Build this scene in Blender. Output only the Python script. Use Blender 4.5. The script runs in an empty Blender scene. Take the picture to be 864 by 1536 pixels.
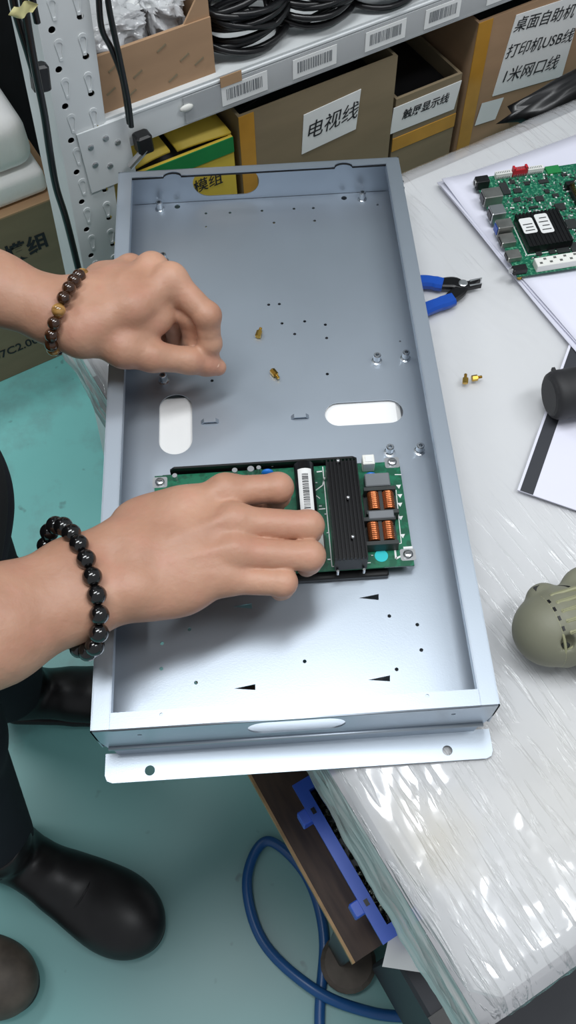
import bpy, bmesh, math, random
import numpy as np
from mathutils import Vector, Matrix

random.seed(7)
SC = bpy.context.scene
COL = SC.collection
PI = math.pi

# ---------------------------------------------------------------- camera
CAM_R = ((0.9979658931764186, -0.0616533941127863, -0.016215272152091335),
         (0.06167812575603159, 0.8694535267463313, 0.4901493380915554),
         (-0.01612094475569261, -0.4901524495733345, 0.8714876311901643))
CAM_C = Vector((0.14332521131617124, -0.17838477299020067, 1.4254500581071263))
FPX = 1300.0
cam_data = bpy.data.cameras.new('camera')
cam_data.sensor_fit = 'VERTICAL'
cam_data.sensor_height = 36.0
cam_data.lens = FPX / 1536.0 * 36.0
cam_data.clip_start = 0.02
camera = bpy.data.objects.new('camera', cam_data)
COL.objects.link(camera)
RT = Matrix(CAM_R).transposed().to_4x4()
camera.matrix_world = Matrix.Translation(CAM_C) @ RT
SC.camera = camera

# ---------------------------------------------------------------- world, ceiling lamps, exposure
world = bpy.data.worlds.new('room_ambient'); SC.world = world
world.use_nodes = True
wn = world.node_tree.nodes
wn['Background'].inputs[0].default_value = (0.90, 0.95, 1.0, 1)
wn['Background'].inputs[1].default_value = 0.38

def ceiling_lamp(loc, sx, sy, power, rz=0.0, color=(0.95, 0.98, 1.0)):
    l = bpy.data.lights.new('ceiling_lamp', 'AREA')
    l.shape = 'RECTANGLE'; l.size = sx; l.size_y = sy; l.energy = power; l.color = color
    o = bpy.data.objects.new('ceiling_lamp', l); COL.objects.link(o)
    o.location = loc; o.rotation_euler = (0, 0, rz)
    return o
ceiling_lamp((-0.08, 0.22, 2.75), 1.2, 0.30, 23, math.radians(27))
ceiling_lamp((1.15, -0.08, 2.75), 1.2, 0.30, 19, math.radians(27))
ceiling_lamp((-1.35, 1.15, 2.75), 1.2, 0.30, 19, math.radians(27))

SC.view_settings.view_transform = 'Standard'
SC.view_settings.look = 'None'
SC.view_settings.gamma = 1.0
SC.view_settings.use_curve_mapping = False
SC.view_settings.exposure = -0.06

# ---------------------------------------------------------------- measuring helpers
def ray(u, v):
    d = Vector(((u - 432) / FPX, -(v - 768) / FPX, -1.0))
    return Matrix(CAM_R).transposed() @ d
def px(u, v, z):
    """point at height z that was measured at photo position u, v"""
    d = ray(u, v); t = (z - CAM_C.z) / d.z
    return CAM_C + d * t
YAW = math.radians(26.76)                      # table and rack stand turned by this angle to the tray
E1 = Vector((math.cos(YAW), math.sin(YAW), 0)); E2 = Vector((-math.sin(YAW), math.cos(YAW), 0))
P0 = Vector((0.0185, 0.647, 0))                # foot of the rack's front plane
def SH(s, d, z): return P0 + E1 * s + E2 * d + Vector((0, 0, z))
def TB(s, t, z): return E1 * s + E2 * t + Vector((0, 0, z))
def sv(u, v, d=0.0):
    """(s, z) on the vertical plane at depth d of the rack frame"""
    r = ray(u, v); o = P0 + E2 * d
    t = (o - CAM_C).dot(E2) / r.dot(E2)
    p = CAM_C + r * t
    return (p - P0).dot(E1), p.z
MSH = Matrix.Translation(P0) @ Matrix.Rotation(YAW, 4, 'Z')     # local (s, d, z)
MTB = Matrix.Rotation(YAW, 4, 'Z')

# ---------------------------------------------------------------- materials
def lin(c):
    return tuple(((x / 255) / 12.92 if x / 255 <= 0.04045 else ((x / 255 + 0.055) / 1.055) ** 2.4) for x in c)
def mat(name, rgb, rough=0.5, metal=0.0, var=0.10, scale=18.0, bump=0.0, bscale=250.0, stretch=None,
        rgb2=None, coat=0.0, sss=0.0, trans=0.0, spec=0.5, lo=0.35, hi=0.65, detail=4.0, alpha=1.0, bdist=0.001):
    m = bpy.data.materials.new(name); m.use_nodes = True
    nt = m.node_tree; N = nt.nodes; L = nt.links
    b = N['Principled BSDF']
    tc = N.new('ShaderNodeTexCoord'); mp = N.new('ShaderNodeMapping')
    L.new(tc.outputs['Object'], mp.inputs['Vector'])
    if stretch: mp.inputs['Scale'].default_value = stretch
    nz = N.new('ShaderNodeTexNoise'); nz.inputs['Scale'].default_value = scale; nz.inputs['Detail'].default_value = detail
    L.new(mp.outputs[0], nz.inputs['Vector'])
    rp = N.new('ShaderNodeValToRGB')
    c = lin(rgb)
    if rgb2 is None:
        a = tuple(max(0, x * (1 - var)) for x in c); d = tuple(min(1, x * (1 + var)) for x in c)
    else:
        a = c; d = lin(rgb2)
    rp.color_ramp.elements[0].color = (*a, 1); rp.color_ramp.elements[1].color = (*d, 1)
    rp.color_ramp.elements[0].position = lo; rp.color_ramp.elements[1].position = hi
    L.new(nz.outputs['Fac'], rp.inputs['Fac']); L.new(rp.outputs['Color'], b.inputs['Base Color'])
    b.inputs['Roughness'].default_value = rough; b.inputs['Metallic'].default_value = metal
    b.inputs['Coat Weight'].default_value = coat; b.inputs['Coat Roughness'].default_value = 0.15
    b.inputs['Specular IOR Level'].default_value = spec
    b.inputs['Transmission Weight'].default_value = trans
    b.inputs['Alpha'].default_value = alpha
    if sss:
        b.inputs['Subsurface Weight'].default_value = sss
        b.inputs['Subsurface Radius'].default_value = (0.008, 0.003, 0.0015)
        b.inputs['Subsurface Scale'].default_value = 1.0
    if bump:
        n2 = N.new('ShaderNodeTexNoise'); n2.inputs['Scale'].default_value = bscale; n2.inputs['Detail'].default_value = 3
        L.new(mp.outputs[0], n2.inputs['Vector'])
        bp = N.new('ShaderNodeBump'); bp.inputs['Strength'].default_value = bump; bp.inputs['Distance'].default_value = bdist
        L.new(n2.outputs['Fac'], bp.inputs['Height']); L.new(bp.outputs[0], b.inputs['Normal'])
    return m

M = {}
M['steel'] = mat('galvanised_steel', (180, 190, 201), rough=0.40, metal=0.80, var=0.04, scale=6, bump=0.04, bscale=900)
M['steel_edge'] = mat('bright_steel', (205, 210, 215), rough=0.25, metal=1.0, var=0.05)
M['floor'] = mat('teal_floor_paint', (78, 150, 140), rough=0.38, scale=3.0, rgb2=(92, 166, 155), bump=0.06, bscale=60)
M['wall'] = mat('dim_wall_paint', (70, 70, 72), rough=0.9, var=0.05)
M['pcb'] = mat('green_solder_mask', (14, 98, 70), rough=0.35, var=0.25, scale=120, lo=0.45, hi=0.55)
M['pcb_dense'] = mat('dense_green_board', (16, 100, 74), rough=0.35, rgb2=(96, 168, 132), scale=330, lo=0.50, hi=0.66)
M['black'] = mat('black_plastic', (22, 22, 24), rough=0.38, var=0.12)
M['black_metal'] = mat('black_anodised', (20, 20, 22), rough=0.35, metal=0.3, var=0.1)
M['rubber'] = mat('black_rubber', (38, 38, 40), rough=0.62, var=0.1, bump=0.1, bscale=300)
M['copper'] = mat('copper_wire', (176, 102, 62), rough=0.3, metal=0.75, var=0.25, scale=300, stretch=(1, 1, 8))
M['grey_plastic'] = mat('grey_plastic', (116, 120, 124), rough=0.5)
M['white_plastic'] = mat('white_plastic', (232, 232, 226), rough=0.45, var=0.03)
M['paper'] = mat('white_paper', (226, 226, 240), rough=0.85, var=0.015, scale=4)
M['label'] = mat('label_paper', (232, 233, 232), rough=0.7, var=0.02)
M['ink'] = mat('black_ink', (34, 36, 40), rough=0.8, var=0.1)
M['silver'] = mat('tinned_metal', (196, 198, 200), rough=0.3, metal=0.9, var=0.08)
M['dark_metal'] = mat('grey_connector_shell', (150, 150, 146), rough=0.35, metal=0.8, var=0.15, scale=60)
M['blue_disc'] = mat('blue_ceramic', (38, 120, 214), rough=0.35, var=0.06)
M['cyan'] = mat('cyan_sticker', (40, 200, 206), rough=0.6, var=0.03)
M['brass'] = mat('brass', (196, 160, 78), rough=0.28, metal=1.0, var=0.12, scale=90)
M['blue_grip'] = mat('blue_vinyl', (22, 78, 176), rough=0.35, var=0.08)
M['red'] = mat('red_plastic', (190, 34, 48), rough=0.45)
M['chip'] = mat('chip_black', (44, 48, 48), rough=0.5, var=0.15, scale=60)
M['foam'] = mat('white_foam', (246, 246, 245), rough=0.8, var=0.02, bump=0.3, bscale=160)
M['card'] = mat('brown_cardboard', (166, 134, 104), rough=0.85, var=0.07, scale=9, stretch=(1, 1, 4))
M['card_dark'] = mat('olive_cardboard', (134, 119, 94), rough=0.88, var=0.06, scale=9, stretch=(1, 1, 4))
M['card_light'] = mat('tan_cardboard', (176, 142, 108), rough=0.85, var=0.06, scale=9)
M['tape'] = mat('amber_packing_tape', (190, 138, 52), rough=0.3, var=0.15, scale=14)
M['yellow'] = mat('yellow_carton', (214, 186, 70), rough=0.6, var=0.06)
M['green'] = mat('green_print', (28, 128, 66), rough=0.6, var=0.06)
M['post'] = mat('grey_painted_steel', (214, 218, 219), rough=0.45, metal=0.0, var=0.05, scale=10)
M['wood'] = mat('shaded_worn_board', (60, 48, 42), rough=0.7, rgb2=(84, 68, 56), scale=12, stretch=(8, 1, 1))  # dark tone includes the shade under the table
M['wood_edge'] = mat('lit_wood_edge', (176, 144, 104), rough=0.8, var=0.2, scale=40)  # paler tone paints the light falling on the board's edge
M['bin'] = mat('blue_polypropylene', (58, 98, 206), rough=0.4, var=0.05)
M['hose'] = mat('blue_hose', (30, 84, 142), rough=0.35, var=0.06)
M['shirt'] = mat('black_cotton', (20, 20, 24), rough=0.95, var=0.15, bump=0.25, bscale=500)
M['trousers'] = mat('navy_black_twill', (26, 27, 38), rough=0.92, var=0.12, bump=0.25, bscale=600)
M['shoe'] = mat('black_leather', (24, 22, 24), rough=0.42, var=0.2, scale=30, bump=0.1, bscale=120)
M['shoe_brown'] = mat('worn_brown_leather', (84, 76, 68), rough=0.6, var=0.3, scale=25)
M['bead_black'] = mat('black_glass_bead', (14, 13, 14), rough=0.12, var=0.2, scale=60, coat=0.6)
M['bead_brown'] = mat('tiger_eye_dark', (40, 24, 16), rough=0.12, rgb2=(70, 42, 22), scale=40, stretch=(1, 1, 4), coat=0.6)
M['bead_gold'] = mat('tiger_eye_gold', (120, 84, 36), rough=0.14, rgb2=(196, 150, 84), scale=60, stretch=(1, 1, 5), coat=0.6)
M['olive'] = mat('olive_grey_housing', (124, 124, 106), rough=0.55, var=0.06, bump=0.06, bscale=700)
M['olive_light'] = mat('pale_olive_grip', (148, 148, 116), rough=0.6, var=0.06)
M['cable'] = mat('black_cable', (20, 20, 22), rough=0.3, var=0.1)
M['panel_band'] = mat('charcoal_band', (50, 52, 58), rough=0.6, var=0.05)
M['hair'] = mat('black_hair', (18, 16, 16), rough=0.5, var=0.3, scale=200)
M['nail'] = mat('finger_nail', (226, 186, 164), rough=0.3, var=0.04, coat=0.3)

def skin_material():
    m = mat('skin', (176, 130, 106), rough=0.50, rgb2=(198, 153, 128), scale=22, sss=0.12, bump=0.35, bscale=230,
            lo=0.3, hi=0.7, bdist=0.0006, detail=5)
    nt = m.node_tree; N = nt.nodes; L = nt.links
    # fine creases over the grain
    b = N['Principled BSDF']; old = b.inputs['Normal'].links[0].from_node
    vo = N.new('ShaderNodeTexVoronoi'); vo.feature = 'DISTANCE_TO_EDGE'; vo.inputs['Scale'].default_value = 420
    tc = [n for n in N if n.type == 'TEX_COORD'][0]; L.new(tc.outputs['Object'], vo.inputs['Vector'])
    bp = N.new('ShaderNodeBump'); bp.inputs['Strength'].default_value = 0.12; bp.inputs['Distance'].default_value = 0.0004
    L.new(vo.outputs['Distance'], bp.inputs['Height']); L.new(old.outputs[0], bp.inputs['Normal'])
    L.new(bp.outputs[0], b.inputs['Normal'])
    n4 = N.new('ShaderNodeTexNoise'); n4.inputs['Scale'].default_value = 75; n4.inputs['Detail'].default_value = 3; L.new(tc.outputs['Object'], n4.inputs['Vector'])
    b4 = N.new('ShaderNodeBump'); b4.inputs['Strength'].default_value = 0.30; b4.inputs['Distance'].default_value = 0.0028
    L.new(n4.outputs['Fac'], b4.inputs['Height']); L.new(bp.outputs[0], b4.inputs['Normal']); L.new(b4.outputs[0], b.inputs['Normal'])
    # redder blotches
    rp = [n for n in N if n.type == 'VALTORGB'][0]
    n3 = N.new('ShaderNodeTexNoise'); n3.inputs['Scale'].default_value = 45; L.new(tc.outputs['Object'], n3.inputs['Vector'])
    mr = N.new('ShaderNodeMapRange'); mr.inputs[1].default_value = 0.48; mr.inputs[2].default_value = 0.75; mr.inputs[4].default_value = 0.5
    L.new(n3.outputs['Fac'], mr.inputs[0])
    mx = N.new('ShaderNodeMixRGB'); mx.inputs[2].default_value = (*lin((194, 138, 118)), 1)
    L.new(mr.outputs[0], mx.inputs[0]); L.new(rp.outputs[0], mx.inputs[1]); L.new(mx.outputs[0], b.inputs['Base Color'])
    return m
M['skin'] = skin_material()

def film_material(name, clear=0.55, tint=(225, 228, 230), wave=(14, 90, 14), bump=0.5, sparse=False):
    """clear stretch film: mostly see-through, with a glossy, wrinkled surface"""
    m = bpy.data.materials.new(name); m.use_nodes = True
    nt = m.node_tree; N = nt.nodes; L = nt.links
    for n in list(N): N.remove(n)
    out = N.new('ShaderNodeOutputMaterial')
    tc = N.new('ShaderNodeTexCoord'); mp = N.new('ShaderNodeMapping'); mp.inputs['Scale'].default_value = wave
    L.new(tc.outputs['Object'], mp.inputs['Vector'])
    nz = N.new('ShaderNodeTexNoise'); nz.inputs['Scale'].default_value = 1.0; nz.inputs['Detail'].default_value = 6
    nz.inputs['Distortion'].default_value = 0.6
    L.new(mp.outputs[0], nz.inputs['Vector'])
    bp = N.new('ShaderNodeBump'); bp.inputs['Strength'].default_value = bump; bp.inputs['Distance'].default_value = 0.004
    L.new(nz.outputs['Fac'], bp.inputs['Height'])
    if sparse:
        # creases only here and there, thickest towards the near end and the left edge of the table
        def rng(sock, a, b_, c, d):
            r = N.new('ShaderNodeMapRange'); L.new(sock, r.inputs[0])
            for q_, v_ in zip((1, 2, 3, 4), (a, b_, c, d)): r.inputs[q_].default_value = v_
            return r.outputs[0]
        def mul(a, b_, op='MULTIPLY'):
            m_ = N.new('ShaderNodeMath'); m_.operation = op; L.new(a, m_.inputs[0]); L.new(b_, m_.inputs[1]); return m_.outputs[0]
        fine = rng(nz.outputs['Fac'], .52, .78, 0, 1)
        n2 = N.new('ShaderNodeTexNoise'); n2.inputs['Scale'].default_value = 9; n2.inputs['Detail'].default_value = 2; L.new(tc.outputs['Object'], n2.inputs['Vector'])
        sx = N.new('ShaderNodeSeparateXYZ'); L.new(tc.outputs['Object'], sx.inputs[0])
        near = mul(rng(sx.outputs[1], .08, -.14, 0, .75), rng(sx.outputs[0], .22, .15, 0, .3), 'ADD')
        patch = mul(rng(n2.outputs['Fac'], .50, .68, .02, .55), near, 'ADD')
        L.new(mul(fine, patch), bp.inputs['Height'])
    tr = N.new('ShaderNodeBsdfTransparent'); tr.inputs[0].default_value = (*lin((246, 247, 247)), 1)
    gl = N.new('ShaderNodeBsdfPrincipled'); gl.inputs['Base Color'].default_value = (*lin(tint), 1)
    gl.inputs['Roughness'].default_value = 0.14; gl.inputs['Specular IOR Level'].default_value = 0.9
    gl.inputs['Coat Weight'].default_value = 1.0; gl.inputs['Coat Roughness'].default_value = 0.1
    L.new(bp.outputs[0], gl.inputs['Normal']); L.new(bp.outputs[0], gl.inputs['Coat Normal'])
    mx = N.new('ShaderNodeMixShader'); mx.inputs[0].default_value = 1 - clear
    L.new(tr.outputs[0], mx.inputs[1]); L.new(gl.outputs[0], mx.inputs[2]); L.new(mx.outputs[0], out.inputs['Surface'])
    return m
M['film'] = film_material('clear_stretch_film', 0.5, (236, 236, 240), (170, 15, 90), 0.65, True)
M['flap'] = film_material('hanging_film', 0.12, (200, 201, 200), (60, 7, 40), 0.6)
M['bag'] = film_material('clear_bag', 0.45, (236, 237, 240), (40, 40, 40), 0.9)

# ---------------------------------------------------------------- object helpers
def setp(o, label=None, cat=None, group=None, kind=None):
    if label: o['label'] = label
    if cat: o['category'] = cat
    if group: o['group'] = group
    if kind: o['kind'] = kind
    return o
FR = {}
def thing(name, label, cat, loc=(0, 0, 0), mw=None, group=None):
    o = bpy.data.objects.new(name, None); COL.objects.link(o)
    o.empty_display_size = 0.02
    m = mw.copy() if mw else Matrix.Translation(loc)
    o.matrix_world = m
    FR[o.name] = m
    return setp(o, label, cat, group)
def obj(name, me, m, parent=None, smooth=False, local=False, mw=None, label=None):
    """link mesh me as one object; under an Empty the mesh is in world coordinates unless local"""
    if isinstance(me, MB): me = me.mesh(name)
    o = bpy.data.objects.new(name, me); COL.objects.link(o)
    if m is not None and not me.materials: me.materials.append(M[m] if isinstance(m, str) else m)
    if smooth:
        me.polygons.foreach_set('use_smooth', [True] * len(me.polygons))
    if mw is not None: o.matrix_basis = mw
    if parent is not None:
        o.parent = parent
        if parent.type == 'EMPTY' and not local: o.matrix_parent_inverse = FR[parent.name].inverted()
    if label: o['label'] = label
    return o

class MB:
    def __init__(s): s.v = []; s.f = []
    def add(s, vs, fs):
        k = len(s.v); s.v += [tuple(x) for x in vs]; s.f += [tuple(i + k for i in f) for f in fs]; return s
    def box(s, c, size, mw=None, ch=0.0):
        c = Vector(c); hx, hy, hz = (x / 2 for x in size)
        if ch <= 0:
            vs = [Vector((x, y, z)) for z in (-hz, hz) for x, y in ((-hx, -hy), (hx, -hy), (hx, hy), (-hx, hy))]
            fs = [(3, 2, 1, 0), (4, 5, 6, 7), (0, 1, 5, 4), (1, 2, 6, 5), (2, 3, 7, 6), (3, 0, 4, 7)]
        else:
            ch = min(ch, hx * .9, hy * .9, hz * .9)
            vs = []; ring = lambda ax, ay: [(-hx + ax, -hy + ay), ]
            def rg(ix, z):
                return [Vector((x, y, z)) for x, y in ((-hx + ix + ch, -hy + ix), (hx - ix - ch, -hy + ix), (hx - ix, -hy + ix + ch), (hx - ix, hy - ix - ch),
                                                       (hx - ix - ch, hy - ix), (-hx + ix + ch, hy - ix), (-hx + ix, hy - ix - ch), (-hx + ix, -hy + ix + ch))]
            vs = rg(ch, -hz) + rg(0, -hz + ch) + rg(0, hz - ch) + rg(ch, hz)
            fs = [tuple(reversed(range(8))), tuple(range(24, 32))]
            for r in range(3):
                for i in range(8):
                    j = (i + 1) % 8; fs.append((r * 8 + i, r * 8 + j, r * 8 + 8 + j, r * 8 + 8 + i))
        vs = [c + x for x in vs]
        if mw: vs = [mw @ x for x in vs]
        return s.add(vs, fs)
    def prism(s, poly, z0, z1, mw=None):
        n = len(poly)
        vs = [Vector((x, y, z0)) for x, y in poly] + [Vector((x, y, z1)) for x, y in poly]
        if mw: vs = [mw @ x for x in vs]
        fs = [tuple(reversed(range(n))), tuple(range(n, 2 * n))] + [(i, (i + 1) % n, n + (i + 1) % n, n + i) for i in range(n)]
        return s.add(vs, fs)
    def lathe(s, prof, n=16, mw=None, cap=True):
        vs = []; fs = []
        for r, z in prof:
            for i in range(n):
                a = 2 * PI * i / n; vs.append(Vector((r * math.cos(a), r * math.sin(a), z)))
        for k in range(len(prof) - 1):
            for i in range(n):
                j = (i + 1) % n; fs.append((k * n + i, k * n + j, (k + 1) * n + j, (k + 1) * n + i))
        if cap:
            fs.append(tuple(reversed(range(n)))); fs.append(tuple(range((len(prof) - 1) * n, len(prof) * n)))
        if mw: vs = [mw @ x for x in vs]
        return s.add(vs, fs)
    def cyl(s, a, b, r, n=14, r2=None):
        a = Vector(a); b = Vector(b); q = (b - a).to_track_quat('Z', 'Y').to_matrix().to_4x4()
        return s.lathe([(r, 0), (r2 if r2 else r, (b - a).length)], n, Matrix.Translation(a) @ q)
    def tube(s, pts, r, n=8, closed=False, rf=None):
        pts = [Vector(p) for p in pts]; k = len(pts); vs = []; fs = []
        up = Vector((0.13, 0.21, 0.97)).normalized(); prev = None
        for i, p in enumerate(pts):
            if closed: t = (pts[(i + 1) % k] - pts[i - 1]).normalized()
            else: t = (pts[min(i + 1, k - 1)] - pts[max(i - 1, 0)]).normalized()
            if prev is None:
                x = t.cross(up); x = x.normalized() if x.length > 1e-5 else t.orthogonal().normalized()
            else:
                x = (prev - t * prev.dot(t)).normalized()
            prev = x; y = t.cross(x)
            rr = rf(i / (k - 1)) if rf else r
            for j in range(n):
                a = 2 * PI * j / n; vs.append(p + x * (rr * math.cos(a)) + y * (rr * math.sin(a)))
        m = k if closed else k - 1
        for i in range(m):
            for j in range(n):
                q = (j + 1) % n; i2 = (i + 1) % k
                fs.append((i * n + j, i * n + q, i2 * n + q, i2 * n + j))
        if not closed:
            fs.append(tuple(reversed(range(n)))); fs.append(tuple(range((k - 1) * n, k * n)))
        return s.add(vs, fs)
    def sphere(s, c, r, n=14, m=9, sc=(1, 1, 1)):
        c = Vector(c); vs = [c + Vector((0, 0, -r * sc[2]))]; fs = []
        for i in range(1, m):
            t = PI * i / m - PI / 2
            for j in range(n):
                a = 2 * PI * j / n
                vs.append(c + Vector((r * sc[0] * math.cos(t) * math.cos(a), r * sc[1] * math.cos(t) * math.sin(a), r * sc[2] * math.sin(t))))
        vs.append(c + Vector((0, 0, r * sc[2]))); top = len(vs) - 1
        for j in range(n):
            q = (j + 1) % n; fs.append((0, 1 + q, 1 + j)); fs.append((top, top - n + j, top - n + q))
        for i in range(m - 2):
            for j in range(n):
                q = (j + 1) % n; fs.append((1 + i * n + j, 1 + i * n + q, 1 + (i + 1) * n + q, 1 + (i + 1) * n + j))
        return s.add(vs, fs)
    def sheet(s, fn, nu, nv):
        k = len(s.v)
        vs = [fn(i / nu, j / nv) for i in range(nu + 1) for j in range(nv + 1)]
        fs = [(i * (nv + 1) + j, (i + 1) * (nv + 1) + j, (i + 1) * (nv + 1) + j + 1, i * (nv + 1) + j + 1) for i in range(nu) for j in range(nv)]
        return s.add(vs, fs)
    def mesh(s, name='m'):
        me = bpy.data.meshes.new(name); me.from_pydata([tuple(x) for x in s.v], [], s.f); me.update(); return me

def spline(pts, n=10, closed=False):
    """Catmull-Rom through pts"""
    P = [Vector(p) for p in pts]; k = len(P); out = []
    for i in range(k if closed else k - 1):
        if closed: a, b, c, d = P[i - 1], P[i], P[(i + 1) % k], P[(i + 2) % k]
        else: a, b, c, d = P[max(i - 1, 0)], P[i], P[i + 1], P[min(i + 2, k - 1)]
        for j in range(n):
            t = j / n
            out.append(0.5 * ((2 * b) + (c - a) * t + (2 * a - 5 * b + 4 * c - d) * t * t + (3 * b - a - 3 * c + d) * t ** 3))
    if not closed: out.append(P[-1])
    return out

def plate(outline, holes, thick, mw=None, name='plate'):
    """flat sheet with real cut-outs, centred on its own plane"""
    cu = bpy.data.curves.new(name, 'CURVE'); cu.dimensions = '2D'; cu.fill_mode = 'BOTH'; cu.extrude = thick / 2
    for poly in [outline] + list(holes):
        sp = cu.splines.new('POLY'); sp.points.add(len(poly) - 1); sp.use_cyclic_u = True
        for p, q in zip(sp.points, poly): p.co = (q[0], q[1], 0, 1)
    o = bpy.data.objects.new(name, cu); COL.objects.link(o)
    dg = bpy.context.evaluated_depsgraph_get()
    me = bpy.data.meshes.new_from_object(o.evaluated_get(dg)); me.materials.clear()
    bpy.data.objects.remove(o); bpy.data.curves.remove(cu)
    if mw: me.transform(mw)
    return me
def circ(x, y, r, n=14): return [(x + r * math.cos(2 * PI * i / n), y + r * math.sin(2 * PI * i / n)) for i in range(n)]
def stad(x0, y0, x1, y1, n=8):
    """rounded slot filling the rectangle"""
    w, h = x1 - x0, y1 - y0; r = min(w, h) / 2; out = []
    cs = [(x1 - r, y1 - r, 0), (x0 + r, y1 - r, 1), (x0 + r, y0 + r, 2), (x1 - r, y0 + r, 3)]
    for cx, cy, q in cs:
        for i in range(n + 1):
            a = PI / 2 * (q + i / n); out.append((cx + r * math.cos(a), cy + r * math.sin(a)))
    return out
def rrect(x0, y0, x1, y1, r, n=4):
    out = []
    for cx, cy, q in [(x1 - r, y1 - r, 0), (x0 + r, y1 - r, 1), (x0 + r, y0 + r, 2), (x1 - r, y0 + r, 3)]:
        for i in range(n + 1):
            a = PI / 2 * (q + i / n); out.append((cx + r * math.cos(a), cy + r * math.sin(a)))
    return out
def text_mesh(body, size, mw=None, shear=0.0, thick=0.0):
    cu = bpy.data.curves.new('text', 'FONT'); cu.body = body; cu.size = size; cu.shear = shear; cu.offset = thick
    cu.align_x = 'CENTER'; cu.align_y = 'CENTER'; cu.resolution_u = 3
    o = bpy.data.objects.new('text', cu); COL.objects.link(o)
    dg = bpy.context.evaluated_depsgraph_get()
    me = bpy.data.meshes.new_from_object(o.evaluated_get(dg)); me.materials.clear()
    bpy.data.objects.remove(o); bpy.data.curves.remove(cu)
    if mw: me.transform(mw)
    return me

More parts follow.
